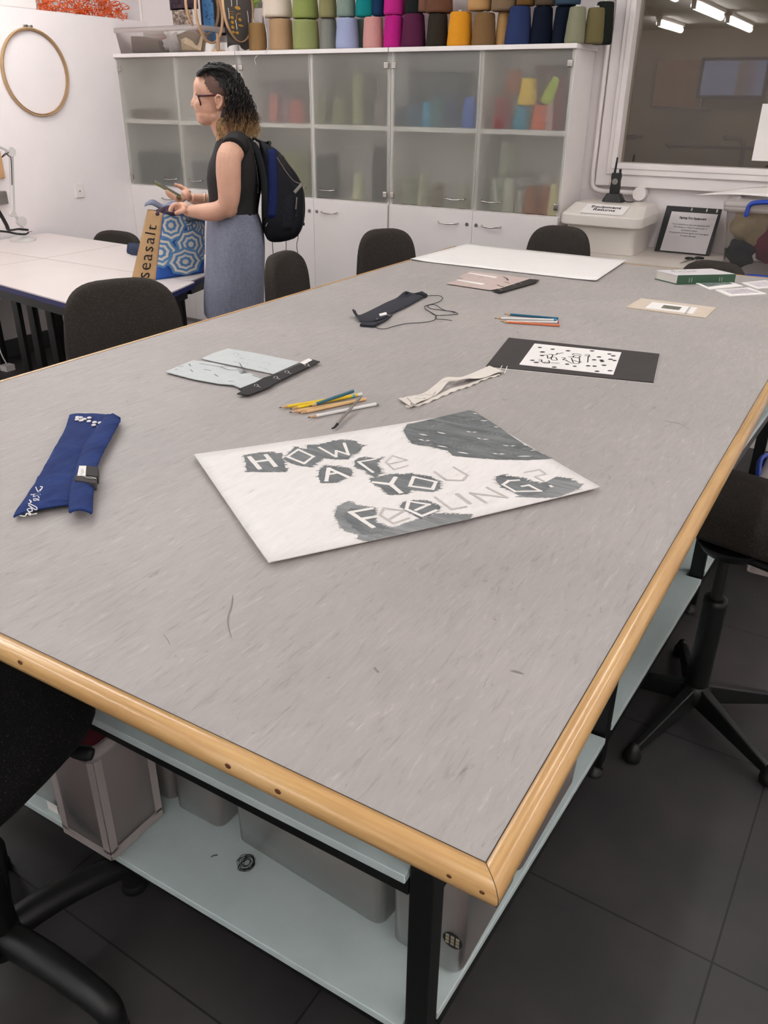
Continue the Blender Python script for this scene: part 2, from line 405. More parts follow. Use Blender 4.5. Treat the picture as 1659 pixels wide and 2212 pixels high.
tag(build('shelf', MB().box(q(1455, 233).x, q(1525, 233).x, OY-.14, OY, q(1455, 236).z, q(1455, 231).z), 'dull_metal', bevel=.002), 'thin ledge under the brown pinboard beyond the window', 'shelf')
# added fill light that keeps that room dimly visible, no fitting there
ld = bpy.data.lights.new('dim_room_fill', 'AREA'); ld.energy = 13; ld.shape = 'RECTANGLE'; ld.size = 2.2; ld.size_y = .3; ld.color = (1, .9, .78)
lo = bpy.data.objects.new('dim_room_fill', ld); COL.objects.link(lo); lo.location = (-.6, 5.6, 2.62)

# ---- fluorescent fittings of the room, the mirrored ones and the added ones
def emit(name, col, s):
    t = NT(name); t.b.inputs['Base Color'].default_value = rgb(*col); t.b.inputs['Emission Color'].default_value = (LAMP_COL[0], LAMP_COL[1], LAMP_COL[2], 1); t.b.inputs['Emission Strength'].default_value = s; return t.m
MT['tube'] = emit('lit_fluorescent_diffuser', (250, 246, 240), LAMP_E)
for (x, y, L_) in TUBES:
    t_ = thing('ceiling_light', 'lit fluorescent tube fitting on the ceiling, a few mirrored in the dark window, the rest added out of view for light', 'ceiling light', (x, y, ZC), 0, 'fluorescent ceiling lights')
    build('fitting_body', MB().box(x-.055, x+.055, y-L_/2, y+L_/2, ZC-.045, ZC), 'white_edge', t_, bevel=.004)
    build('diffuser', MB().tube([(x, y-L_/2+.02, TUBE_Z-.05), (x, y+L_/2-.02, TUBE_Z-.05)], .042, 12), 'tube', t_)
    for sy_ in (-1, 1): build('end_cap', MB().box(x-.03, x+.03, y+sy_*(L_/2-.015)-.008, y+sy_*(L_/2-.015)+.008, TUBE_Z-.09, ZC-.045), 'white_edge', t_)

# ================================================================== BIG TABLE
TX0, TX1, TY0, TY1, TZ = -1.717, -.176, .4813, 3.535, .9
tb = thing('work_table', 'large grey linoleum topped work table with wooden edge and black steel frame', 'table', (-.95, 2.0, 0))
build('tabletop', MB().box(TX0, TX1, TY0, TY1, TZ-.028, TZ), 'lino', tb)
prof = [(0, 0), (.012, 0), (.018, -.0022), (.0222, -.008), (.023, -.0150), (.0205, -.022), (.014, -.028), (0, -.030)]
def edge(a, b, out, name, m):
    a = Vector(a); b = Vector(b); out = Vector(out); d = (b-a).normalized()
    r0 = [a+out*o_-d*o_+Vector((0, 0, z+.0004)) for o_, z in prof]; r1 = [b+out*o_+d*o_+Vector((0, 0, z+.0004)) for o_, z in prof]
    build(name, MB().loft([r0, r1], True, True), m, tb, label='rounded beech edging strip')
c00, c10, c11, c01 = (TX0, TY0, TZ), (TX1, TY0, TZ), (TX1, TY1, TZ), (TX0, TY1, TZ)
edge(c00, c10, (0, -1, 0), 'edging', 'beech_x'); edge(c10, c11, (1, 0, 0), 'edging', 'beech_y')
edge(c11, c01, (0, 1, 0), 'edging', 'beech_x'); edge(c01, c00, (-1, 0, 0), 'edging', 'beech_y')
# dark seam between linoleum and edging, screw plugs, knots, scratches
seam = MB()
for a, b in ((c00, c10), (c10, c11), (c11, c01), (c01, c00)):
    a = Vector(a); b = Vector(b); n_ = (b-a).cross(Vector((0, 0, 1))).normalized()*.00045
    seam.add([a-n_, b-n_, b+n_, a+n_], [(0, 1, 2, 3)])
for i in range(len(seam.v)): seam.v[i].z += .0006
build('joint_line', seam, 'ink', tb)
for sx_, sy_, cx_, cy_ in ((1, -1, TX1, TY0), (1, 1, TX1, TY1), (-1, -1, TX0, TY0), (-1, 1, TX0, TY1)):
    build('mitre_line', MB().tube([(cx_+sx_*o_, cy_+sy_*o_, TZ+z+.0004) for o_, z in prof], .00035, 6), 'ink', tb)
plugm = mat('dark_knot', (96, 54, 24), .5)
for u, v in ((970, 1893), (1041, 1928), (600, 1710), (492, 1655), (43, 1431)):
    p = GY(u, v, .4590); build('screw_plug', MB().sphere(p, .0032 if u < 900 else .0022, 10, 6, (1.3, .3, 1)), plugm, tb, label='dark filled hole in the edging')
scm = mat('dark_scuff', (132, 126, 123), .6)
def scratch(pts, wd, z=TZ+.0005):
    scr = MB()
    P_ = [GZ(u, v, z) for u, v in pts]; P_ = bez(P_, 5) if len(P_) > 2 else P_
    for i in range(len(P_)-1):
        a, b = P_[i], P_[i+1]; n_ = (b-a).cross(Vector((0, 0, 1)))
        if n_.length < 1e-9: continue
        n_ = n_.normalized()*wd*(.4+.6*sin(pi*(i+.5)/(len(P_)-1)))
        scr.add([a-n_, b-n_, b+n_, a+n_], [(0, 1, 2, 3)])
    build('scratch', scr, scm, tb)
scratch([(503, 1286), (500, 1310), (492, 1340), (500, 1378)], .0011); scratch([(808, 1442), (818, 1453)], .0016)
scratch([(1430, 906), (1445, 911), (1465, 914), (1492, 930)], .0009); scratch([(352, 1370), (362, 1382), (368, 1394)], .0006)
scratch([(1043, 1254), (1054, 1256)], .0008); scratch([(1066, 1336), (1072, 1340)], .0009); scratch([(1103, 1449), (1115, 1450), (1132, 1456)], .0018)
# steel frame: legs where they stand
LEGX = lambda y: -.362+.046*(y-.75)
LEGS_R = [(LEGX(y), y) for y in (.75, 1.595, 2.475, 3.30)]
h = .02
for (x, y) in LEGS_R+[(-1.56, y) for y in (.76, 1.6, 2.48, 3.30)]:
    lg = build('leg', MB().box(x-h, x+h, y-h, y+h, .035, TZ-.03), 'black_steel', tb, bevel=.003)
    build('levelling_foot', MB().lathe([(.024, 0), (.024, .008), (.012, .014), (.008, .02), (.008, .036)], (x, y, 0), 20), 'black_plastic', lg)
def rail_(name, a, b, z0, z1, w_=.015):
    a = Vector((a[0], a[1], 0)); b = Vector((b[0], b[1], 0)); d = (b-a).normalized(); n_ = Vector((d.y, -d.x, 0))*w_
    mb = MB().hull8([v_+Vector((0, 0, z0)) for v_ in (a-n_, b-n_, b+n_, a+n_)], [v_+Vector((0, 0, z1)) for v_ in (a-n_, b-n_, b+n_, a+n_)])
    return build(name, mb, 'black_steel', tb, bevel=.002)
for (z0, z1) in ((.09, .122), (.448, .482), (.842, .870)):
    rail_('rail', (LEGS_R[0][0]-.0205, .745), (-1.56, .752), z0, z1); rail_('rail', (LEGS_R[0][0]+.003, .75), (LEGS_R[3][0]+.003, 3.3), z0, z1)
    rail_('rail', (LEGS_R[3][0], 3.31), (-1.56, 3.31), z0, z1); rail_('rail', (-1.56, .76), (-1.56, 3.3), z0, z1)
# pale blue shelves, one board per bay, notched round the legs
def boards(z, t, over):
    ys = [p[1] for p in LEGS_R]
    for i in range(3):
        y0, y1 = ys[i]+(.0 if i else -.03), ys[i+1]-.001
        n0 = 0.027 if i else .0
        xa, xb = LEGX(y0)+.018+over, LEGX(y1)+.018+over
        pts = [(-1.545, y0), (xa-.045, y0), (xa-.045, y0+n0), (xa, y0+n0), (xb, y1-.027), (xb-.05, y1-.027), (xb-.05, y1), (-1.545, y1)]
        if not i: pts = [(-1.545, y0), (LEGS_R[0][0]-.0215, y0), (LEGS_R[0][0]-.0215, .772), (xa, .772), (xb, y1-.027), (xb-.05, y1-.027), (xb-.05, y1), (-1.545, y1)]
        build('shelf_board', MB().prism(pts, z-t, z), 'shelf', tb, bevel=.002, label='pale blue painted shelf board')
boards(.141, .018, .004); boards(.5, .018, .0)
build('back_panel', MB().box(-1.075, -1.06, .80, 3.25, .50, .84), 'shelf', tb, label='pale blue upright panel')

# ================================================================== TALL STORAGE CABINETS
CY, CYB, CZ = 4.40, 4.70, 1.757
def frosted():
    t = NT('frosted_door_glass'); t.n.remove(t.b)
    rf = t.node('ShaderNodeBsdfRefraction'); rf.inputs['Roughness'].default_value = .42; rf.inputs['IOR'].default_value = 1.22; rf.inputs[0].default_value = (.97, .985, .97, 1)
    tl = t.node('ShaderNodeBsdfTranslucent'); tl.inputs[0].default_value = rgb(226, 224, 217)
    df = t.node('ShaderNodeBsdfDiffuse'); df.inputs[0].default_value = rgb(222, 218, 211)
    tp = t.node('ShaderNodeBsdfTransparent'); tp.inputs[0].default_value = (.94, .95, .93, 1)
    def mx(f, a, b):
        m = t.node('ShaderNodeMixShader'); m.inputs[0].default_value = f; t.link(a, m.inputs[1]); t.link(b, m.inputs[2]); return m.outputs[0]
    o = mx(.045, rf.outputs[0], tp.outputs[0])
    o = mx(.10, o, tl.outputs[0]); o = mx(.115, o, df.outputs[0])
    g = t.node('ShaderNodeBsdfGlossy'); g.inputs['Roughness'].default_value = .3
    o = mx(.03, o, g.outputs[0]); t.link(o, t.out.inputs[0]); return t.m
MT['frost'] = frosted()
ZM, ZS = GY(850, 278, CY).z, .955      # middle shelf, top of the lower doors
units = [(-4.700, -3.668, 380), (-3.662, -2.592, 671), (-2.586, -1.540, 1036)]
unit_lab = ['white cabinet with frosted glass doors at the left against the white partition',
            'white cabinet with frosted glass doors behind the standing woman',
            'white cabinet with frosted glass doors nearest the window']
door_tones = 0
for k, (x0, x1, ud) in enumerate(units):
    cb = thing('storage_cabinet', unit_lab[k], 'cabinet', ((x0+x1)/2, (CY+CYB)/2, 0), 0, 'tall white cabinets along the back wall')
    xm = GY(ud, 200, CY).x; T = .018
    b = MB().box(x0, x0+T, CY+.012, CYB, .05, CZ-.022).box(x1-T, x1, CY+.012, CYB, .05, CZ-.022)
    b.box(x0+T, x1-T, CYB-.01, CYB, .05, CZ-.022).box(x0+T, x1-T, CY+.014, CYB-.01, .05, .07)
    b.box(x0+T, x1-T, CY+.014, CYB-.01, ZS-.02, ZS+.002).box(x0+T, x1-T, CY+.03, CYB-.01, 0, .05)
    build('carcass', b, 'white_lam', cb)
    build('top_panel', MB().box(x0-(.012 if k == 0 else 0), x1+(.012 if k == 2 else 0), CY-.022, CYB+.005, CZ-.022, CZ), 'white_lam', cb, bevel=.002)
    build('middle_shelf', MB().box(x0+T, x1-T, CY+.008, CYB-.01, ZM-.012, ZM+.012), 'white_lam', cb)
    build('divider', MB().box(xm-.014, xm+.014, CY+.010, CYB-.01, ZS, CZ-.022), 'white_lam', cb)
    for s_, (a, b_) in enumerate(((x0+.003, xm-.001), (xm+.001, x1-.003))):
        gap = .012 if (k == 1 and s_ == 1) else 0
        gd = build('glass_door', MB().box(a+gap, b_, CY, CY+.005, ZS+.008, CZ-.026), 'frost', cb, bevel=.0008, label='frosted glass door')
        hx = (b_-.17, b_-.05) if s_ == 0 else (a+.05, a+.17)
        hz = ZS+.055
        hb = lambda z, xx, bow: bez([(xx[0], CY-.002, z+.003), (xx[0]+.008, CY-.02, z), ((xx[0]+xx[1])/2, CY-.028, z-.004), (xx[1]-.008, CY-.02, z), (xx[1], CY-.002, z+.003)], 6)
        build('handle', MB().tube(hb(hz, hx, 1), .0042, 8), 'chrome', gd)
        cx_ = a+.018 if s_ == 0 else b_-.018
        for zc in (CZ-.085, ZS+.05):
            build('hinge_clip', MB().box(cx_-.014, cx_+.014, CY-.007, CY+.006, zc-.017, zc+.017), 'chrome', gd, bevel=.004)
        ld_ = build('lower_door', MB().box(a, b_, CY-.004, CY+.013, .07, ZS-.003), 'white_lam', cb, bevel=.0015)
        lx = (b_-.155, b_-.04) if s_ == 0 else (a+.06, a+.175)
        if s_ == 0: lx = (b_-.21, b_-.085)
        build('handle', MB().tube(hb(ZS-.075, lx, 1), .0042, 8), 'chrome', ld_)
        kx = b_-.03 if s_ == 0 else a+.025
        build('lock', MB().cyl((kx, CY-.008, ZS-.075), (kx, CY, ZS-.075), .010, n=16).cyl((kx, CY-.010, ZS-.075), (kx, CY-.008, ZS-.075), .0035, n=8), 'dull_metal', ld_)

# ---- yarn cones
ymat = {}
def yarn(col):
    if col in ymat: return ymat[col]
    t = NT('wound_yarn_%d' % len(ymat)); c = rgb(*col)
    v = t.coords((1, 1, 1)); wv = t.node('ShaderNodeTexWave', wave_type='BANDS', bands_direction='Z')
    wv.inputs['Scale'].default_value = 140; wv.inputs['Distortion'].default_value = 3; wv.inputs['Detail'].default_value = 2
    t.link(v, wv.inputs['Vector'])
    k = tuple(x*.78 for x in c[:3])+(1,); l = tuple(min(1, x*1.18) for x in c[:3])+(1,)
    f = t.noise(v, 240, 2, .6)
    t.link(t.mix(f, k, l), t.b.inputs['Base Color']); t.b.inputs['Roughness'].default_value = .9; t.b.inputs['Specular IOR Level'].default_value = .15
    t.bump(wv.outputs['Fac'], .5, .0012); ymat[col] = t.m; return t.m
def cone(label, x, y, z, w_, h_, col, group, taper=.80, tilt=0, core=True):
    o = thing('yarn_cone', label, 'yarn', (x, y, z), R.uniform(0, 6), group)
    r = w_/2; rt_ = r*taper
    if tilt: o.rotation_euler = (0, tilt, 0)
    prof_ = [(r*.86, 0), (r*.97, .004), (r, .012), (r*.995, .022)]
    n_ = 7
    for i in range(1, n_): prof_.append((lerp(r, rt_, i/n_)+R.uniform(-.0006, .0006), lerp(.022, h_-.014, i/n_)))
    prof_ += [(rt_, h_-.014), (rt_*.96, h_-.005), (rt_*.85, h_-.001), (.014, h_-.001)]
    build('yarn', MB().lathe(prof_, n=28), yarn(col), o, world=False)
    if core: build('cone_core', MB().lathe([(.014, h_-.004), (.011, h_+.008), (.008, h_+.008), (.010, h_-.004)], n=16), 'yarn_core', o, world=False)
    return o
def cpx(u0, u1, vt, y=4.475, z=CZ):
    um = (u0+u1)/2; p = GY(um, 98, y); a = GY(u0, 98, y); b = GY(u1, 98, y)
    d = (p-CAM).dot(fw); return p.x, (u1-u0)/F_PX*d, GY(um, vt, y-.04).z-z
G1 = 'yarn cones standing in the lower row on the cabinets'
front = [(538, 577, 48, (150, 118, 78), 'squat olive brown yarn cone, leftmost in the lower row beside the grey hoop', .97),
 (583, 633, 39, (176, 142, 108), 'tan yarn cone under the cream cone in the lower row', .97),
 (633, 690, 41, (146, 152, 98), 'moss green yarn cone under another green cone in the lower row', .93),
 (691, 730, 38, (132, 132, 124), 'grey green yarn cone between moss green and pale blue ones, lower row', .85),
 (725, 776, 37, (160, 168, 200), 'pale lilac blue yarn cone in the lower row', .86),
 (784, 829, 35, (205, 150, 145), 'dusty pink yarn cone in the lower row beside the magenta one', .90),
 (828, 873, 32, (186, 34, 128), 'magenta yarn cone in the lower row, under the other magenta', .88),
 (866, 920, 28, (88, 36, 66), 'plum purple yarn cone in the lower row', .82),
 (920, 968, 28, (50, 44, 36), 'dark khaki black yarn cone between plum and mustard', .84),
 (965, 1020, 24, (222, 150, 40), 'bright mustard yellow yarn cone', .84),
 (1018, 1070, 26, (126, 96, 62), 'mid brown yarn cone right of the mustard one', .84),
 (1069, 1105, 24, (190, 148, 96), 'tan yarn cone half hidden behind the navy one', .84),
 (1089, 1147, 12, (46, 58, 98), 'navy blue yarn cone with rounded top', .76),
 (1143, 1192, 13, (14, 22, 38), 'near black blue yarn cone, left one of the dark pair', .82),
 (1190, 1238, 12, (14, 22, 38), 'near black blue yarn cone, right one of the dark pair', .84),
 (1218, 1263, 13, (138, 136, 112), 'grey green yarn cone near the right end of the cabinets', .78),
 (1260, 1301, 15, (112, 102, 68), 'khaki yarn cone second from the right end', .86),
 (1277, 1320, 2, (34, 38, 34), 'dark bottle green yarn cone at the far right end', .84)]
for i, (u0, u1, vt, col, lab, tp) in enumerate(front):
    yy = {3: 4.50, 11: 4.52, 13: 4.49, 14: 4.50, 15: 4.44, 16: 4.47, 17: 4.55}.get(i, 4.475)
    x, w_, h_ = cpx(u0, u1, vt, yy); cone(lab, x, yy, CZ, w_, h_, col, G1, tp)
x, w_, h_ = cpx(768, 800, 40, 4.60); cone('grey teal yarn cone peeping out between the pale blue and pink ones', x, 4.60, CZ, .11, h_, (116, 132, 124), G1, .84)
G2 = 'yarn cones stacked in the upper row on the cabinets'
back = [(570, 634, 38, (224, 208, 190), 'fluffy cream yarn cone in the upper row'), (634, 690, 40, (140, 150, 86), 'moss green yarn cone in the upper row'),
 (690, 729, 38, (140, 134, 94), 'olive khaki yarn cone in the upper row beside the moss green'), (728, 769, 36, (132, 148, 138), 'grey teal yarn cone in the upper row'),
 (768, 812, 36, (20, 128, 128), 'bright teal yarn cone in the upper row'), (804, 832, 34, (24, 52, 86), 'dark blue yarn cone in the upper row beside the teal'),
 (828, 874, 32, (190, 40, 130), 'magenta yarn cone in the upper row'), (872, 912, 30, (30, 34, 34), 'black yarn cone in the upper row'),
 (901, 935, 26, (118, 82, 66), 'reddish brown yarn cone in the upper row, left of the pair'), (917, 975, 28, (106, 72, 54), 'chestnut brown yarn cone in the upper row'),
 (1006, 1058, 23, (186, 144, 96), 'golden tan yarn cone in the upper row'), (1056, 1110, 24, (128, 106, 82), 'taupe yarn cone in the upper row'),
 (1109, 1150, 12, (112, 82, 46), 'bronze brown yarn cone in the upper row'), (1148, 1194, 12, (86, 72, 58), 'dark taupe yarn cone in the upper row'), (1190, 1245, 11, (58, 76, 96), 'slate blue yarn cone in the upper row')]
for (u0, u1, vb, col, lab) in back:
    yy = 4.485; zb = max(CZ+.150, GY((u0+u1)/2, vb, yy-.04).z+.002); x, w_, _ = cpx(u0, u1, 0, yy)
    cone(lab, x, yy, zb, w_, .165, col, G2, .86)
tag(build('thread', MB().tube(bez([GY(570, -6, 4.375), GY(571, 40, 4.372), GY(577, 80, 4.372), GY(576, 108, 4.372), GY(560, 118, 4.39), GY(550, 126, 4.39), GY(553, 140, 4.392)], 6), .0014, 5), 'paper'),
    'loose cream thread hanging over the cabinet edge', 'thread')

# ---- cones and bundles behind the frosted doors
zl, zu = ZS+.003, ZM+.013
G3 = 'yarn cones behind the frosted doors'
def inside(u, col, h_, w_, up_, lab, y=4.47, dz=0, tilt=0):
    z = (zu if up_ else zl); x = GY(u, 270 if up_ else 410, y).x
    cone(lab, x, y, z+dz, w_, h_, col, G3, .8, tilt, False)
upper = [(596, (205, 120, 112), .16, .08), (645, (205, 110, 100), .13, .10), (622, (150, 116, 128), .13, .08), (697, (128, 128, 96), .15, .10), (735, (146, 142, 100), .14, .10), (775, (160, 158, 112), .27, .08),
 (823, (140, 124, 128), .15, .09), (866, (44, 56, 76), .10, .08), (893, (58, 98, 130), .11, .09), (924, (44, 150, 190), .125, .075), (950, (50, 110, 120), .16, .09), (976, (40, 66, 104), .15, .09), (1013, (44, 100, 200), .15, .08),
 (1085, (150, 22, 40), .15, .11), (1126, (20, 150, 186), .11, .085), (1166, (226, 92, 40), .115, .09), (1187, (206, 160, 160), .165, .05), (1206, (120, 14, 44), .25, .06)]
UN = ['narrow dusty rose', 'coral pink', 'mauve', 'olive beige', 'khaki', 'tall pale olive', 'grey mauve', 'ink blue', 'steel blue', 'cyan', 'dark teal', 'deep blue', 'bright cobalt blue', 'maroon', 'turquoise', 'orange red', 'narrow pale pink', 'tall dark crimson']
for (u, c_, h_, w_), nm in zip(upper, UN):
    inside(u, c_, h_, w_, True, 'blurred %s yarn cone on the middle shelf behind frosted glass' % nm, 4.455 if u > 860 else 4.49)
inside(1136, (246, 196, 20), .125, .10, True, 'blurred bright yellow yarn cone stacked behind frosted glass', 4.455, .113)
inside(1176, (186, 204, 44), .125, .07, True, 'blurred lime yarn cone leaning over behind frosted glass', 4.455, .125, .45)
inside(1106, (190, 96, 50), .12, .10, True, 'blurred orange brown yarn cone high behind frosted glass', 4.56, .16)
lower = [(776, (226, 222, 186), .15, .08), (880, (176, 172, 150), .13, .08), (897, (150, 150, 130), .16, .07), (915, (206, 202, 176), .165, .07), (945, (150, 136, 112), .12, .08), (1002, (196, 190, 168), .12, .08),
 (1075, (196, 196, 182), .17, .08), (1100, (216, 212, 196), .175, .075), (1126, (206, 196, 182), .11, .06), (1150, (166, 96, 60), .14, .08), (1180, (158, 86, 50), .145, .08), (1199, (238, 222, 170), .155, .07)]
LN = ['lone cream', 'short grey beige', 'slim grey', 'ivory', 'squat tan', 'pale beige (by the divider)', 'pale grey', 'off white', 'small pinkish white', 'rust (left of two)', 'rust (right of two)', 'pale yellow']
for (u, c_, h_, w_), nm in zip(lower, LN):
    inside(u, c_, h_, w_, False, 'blurred %s yarn cone on the lowest shelf behind frosted glass' % nm, 4.45 if u > 860 else 4.47)
inside(1094, (176, 176, 160), .17, .10, False, 'blurred off white yarn cone stacked high on the bottom glass shelf', 4.50, .18)
def bundle(lab, u, up_, w_, d_, h_, col, y=4.56):
    z = zu if up_ else zl; x = GY(u, 270 if up_ else 410, y).x
    mb = MB()
    for i in range(5):
        mb.loft([[Vector((x+(w_/2-.01*R.random())*(abs(cos(a))**.5)*(1 if cos(a) > 0 else -1), y+(d_/2-.01*R.random())*(abs(sin(a))**.5)*(1 if sin(a) > 0 else -1), z+h_*(i+q_)/5)) for a in [2*pi*j/20 for j in range(20)]] for q_ in (.02, .3, .7, .98)])
    tag(build('folded_cloth', mb, mat('folded_cloth_tone', col, .9, var=.1)), lab, 'cloth', 'folded cloth bundles behind frosted glass')
bundle('dim brown cloth bundle behind the top left frosted door', 325, True, .30, .18, .06, (110, 92, 78))
bundle('dark bundle behind the bottom left frosted door', 350, False, .34, .18, .20, (62, 66, 66))
bundle('grey bundle low behind the second frosted door', 430, False, .34, .18, .16, (92, 92, 100))
bundle('olive green bundle behind the frosted door beside the backpack', 630, False, .42, .2, .24, (122, 122, 66))
bundle('dark bundle behind the frosted door right of the backpack', 705, False, .16, .16, .24, (38, 42, 40), 4.50)
bundle('dark brown bundle behind the frosted door beside a cream cone', 830, False, .10, .2, .30, (52, 42, 44))
bundle('grey mauve bundle high behind the fourth frosted door', 625, True, .30, .14, .24, (104, 92, 98), 4.62)
bundle('khaki bundle behind the upper frosted door in the middle', 765, True, .34, .14, .27, (104, 102, 84), 4.62)
bundle('slate bundle behind the upper frosted door with blue cones', 948, True, .38, .14, .28, (70, 76, 86), 4.62)
bundle('wine red bundle behind the upper right frosted door', 1190, True, .22, .14, .30, (92, 34, 46), 4.62)

# ---- clear storage box with paper on the cabinet
def clear_box(name, lab, loc, rz, w_, d_, h_, m='box_clear', rim='box_rim', inset=.02, lid=False, group=None, handles=None, t=.0025, bands=False):
    o = thing(name, lab, 'storage box', loc, rz, group)
    def ring(k, z, rc=.02, e=0):
        x = w_/2-k+e; y = d_/2-k+e; pts = []
        for cx_, cy_, a0 in ((x-rc, y-rc, 0), (-x+rc, y-rc, 90), (-x+rc, -y+rc, 180), (x-rc, -y+rc, 270)):
            for i in range(5):
                a = radians(a0+22.5*i); pts.append(Vector((cx_+rc*cos(a), cy_+rc*sin(a), z)))
        return pts
    mb = MB().loft([ring(inset+.01, .001), ring(inset, .006), ring(.004, h_-.03), ring(.0, h_-.02), ring(.0, h_)], False)
    mb.add(ring(inset+.01, .001), [tuple(range(20))])
    build('box_body', mb, m, o, world=False)
    if bands:
        fb = MB(); X_ = w_/2-.006; Y_ = d_/2-.006; b_ = .017
        for sx in (-1, 1):
            fb.box(sx*X_-(b_ if sx > 0 else 0), sx*X_+(0 if sx > 0 else b_), -Y_-.0025, -Y_-.0010, .02, h_-.03)
            fb.box(X_+.0010, X_+.0025, sx*Y_-(b_ if sx > 0 else 0), sx*Y_+(0 if sx > 0 else b_), .02, h_-.03)
        fb.box(-X_, X_, -Y_-.0025, -Y_-.0010, .004, .026).box(X_+.001, X_+.0025, -Y_, Y_, .004, .026)
        build('edge_band', fb, rim, o, world=False)
    rb = MB()
    zr = h_-.002
    rb.loft([ring(0, zr-.028, .02, .0), ring(0, zr-.026, .02, .010), ring(0, zr, .02, .011), ring(0, zr+.002, .02, .002), ring(0, zr-.005, .02, -.003)], False)
    build('rim', rb, rim, o, world=False)
    if lid:
        lb = MB().loft([ring(0, h_-.004, .02, .013), ring(0, h_+.012, .02, .013), ring(.012, h_+.016), ring(.03, h_+.008)], True)
        build('lid', lb, rim, o, world=False)
    if handles:
        for sy in handles:
            y = sy*(d_/2+.018)
            P_ = bez([(-.105, y, h_-.035), (-.100, y, h_+.004), (-.07, y+sy*.006, h_+.018), (0, y+sy*.012, h_+.024), (.07, y+sy*.006, h_+.018), (.100, y, h_+.004), (.105, y, h_-.035)], 6)
            hb_ = MB().tube(P_, .0085, 8, flat=1.3)
            for sx in (-1, 1): hb_.cyl((sx*.105, y-.004, h_-.035), (sx*.105, y+.004, h_-.035), .011, n=12)
            build('clip_handle', hb_, 'blue_handle', o, world=False, label='blue clip handle')
    return o
a = GY(249, 100, 4.44); b = GY(400, 100, 4.44)
sb = clear_box('storage_box', 'clear plastic storage box full of paper and card on the left cabinet', ((a.x+b.x)/2+.06, 4.545, CZ), 0, b.x-a.x+.14, .25, .15, inset=.03)
pm = MB()
bx = WM[sb].translation
pm.hull8([(bx.x-.25, 4.47, CZ+.008), (bx.x+.02, 4.46, CZ+.008), (bx.x+.02, 4.60, CZ+.008), (bx.x-.25, 4.60, CZ+.008)], [(bx.x-.25, 4.47, CZ+.105), (bx.x+.0, 4.46, CZ+.075), (bx.x+.0, 4.60, CZ+.08), (bx.x-.25, 4.60, CZ+.11)])
tag(build('cardboard_pack', pm, mat('grey_brown_card', (146, 130, 120), .8, var=.06), bevel=.003), 'grey brown card pack lying inside the clear box on the cabinet', 'cardboard')
def blob(c, r, sc, n=24, m=14, amp=.25, fr=18, seed=0):
    mb = MB(); mb.sphere(c, r, n, m, sc); c = Vector(c)
    for i, p in enumerate(mb.v):
        k = noise.noise(p*fr+Vector((seed, 0, 0))); mb.v[i] = c+(p-c)*(1+amp*k*2)
    return mb
tag(build('tissue_paper', blob((bx.x+.11, 4.52, CZ+.07), .07, (1.35, .9, .95), 40, 26, .28, 30), 'paper'), 'crumpled white tissue paper inside the clear box', 'paper')
fp = MB(); x0_ = bx.x+.20
V_ = [(x0_, 4.455, CZ+.01), (x0_+.17, 4.45, CZ+.01), (x0_+.19, 4.46, CZ+.09), (x0_+.07, 4.445, CZ+.12), (x0_-.03, 4.455, CZ+.10), (x0_+.06, 4.42, CZ+.05)]
fp.add(V_, [(0, 5, 4), (5, 3, 4), (5, 2, 3), (5, 1, 2), (0, 1, 5)]); fp.add([Vector(p)+Vector((0, .03, 0)) for p in V_[:5]], [(0, 1, 2, 3, 4)])
tag(build('folded_paper_bag', fp, mat('beige_folded_paper', (172, 152, 126), .8, var=.08)), 'beige folded paper with creases beside the clear box', 'paper')

# ---- embroidery hoops on stands
def ringmb(c, r, tw, td, nrm, n=48, seg=8, upv=None):
    """flat band ring of radius r, width tw (radial), depth td along the normal"""
    nrm = Vector(nrm).normalized(); x = nrm.orthogonal().normalized() if upv is None else Vector(upv).cross(nrm).normalized(); y = nrm.cross(x); c = Vector(c)
    mb = MB(); sec = [(-.5, -.5), (.5, -.5), (.5, .5), (-.5, .5)]; v = []
    for i in range(n):
        a = 2*pi*i/n; e = x*cos(a)+y*sin(a)
        for s_, t_ in [(-.5, -.3), (-.3, -.5), (.3, -.5), (.5, -.3), (.5, .3), (.3, .5), (-.3, .5), (-.5, .3)]: v.append(c+e*(r+s_*tw)+nrm*(t_*td))
    mb.add(v, [(i*8+j, i*8+(j+1) % 8, ((i+1) % n)*8+(j+1) % 8, ((i+1) % n)*8+j) for i in range(n) for j in range(8)], True); return mb
hoopwood = mat('hoop_wood', (200, 160, 122), .5, var=.08, vscale=30)
def hoop_at(name, lab, u, v, y, rpx, wpx, stand_u, tw=.012, fab=None):
    c = GY(u, v, y); d = (c-CAM).dot(fw); r = rpx/F_PX*d; ang = math.acos(min(1, wpx/rpx))
    view = (c-CAM); view.z = 0; view.normalize(); nrm = Matrix.Rotation(ang, 3, 'Z') @ view
    o = thing(name, lab, 'embroidery hoop', (c.x, c.y, CZ))
    build('outer_ring', ringmb(c, r, tw, .016, nrm), hoopwood, o)
    build('tension_screw', MB().cyl(c+Vector((0, 0, r))+Vector((-.012, 0, .008)), c+Vector((.012, 0, r+.008)), .004, n=10), 'chrome', o)
    if stand_u:
        st = GY(stand_u, 100, y); b0 = Vector((st.x, y+.01, CZ))
        sb_ = MB().box(b0.x-.02, b0.x+.02, y-.03, y+.05, CZ, CZ+.012).lathe([(.009, .012), (.009, .05), (.013, .055), (.013, .065), (.008, .07), (.008, max(.10, c.z-r-CZ+.01))], (b0.x, y+.01, CZ), 14)
        build('stand', sb_, hoopwood, o)
    return o, c, r, nrm
h1 = hoop_at('embroidery_hoop', 'empty light wood hoop on a little stand, in front of the blue embroidery', 452, 27, 4.44, 57, 28, 469)
h2 = hoop_at('embroidery_hoop', 'second empty light wood hoop, tilted behind the front one', 437, 12, 4.52, 54, 34, 443)
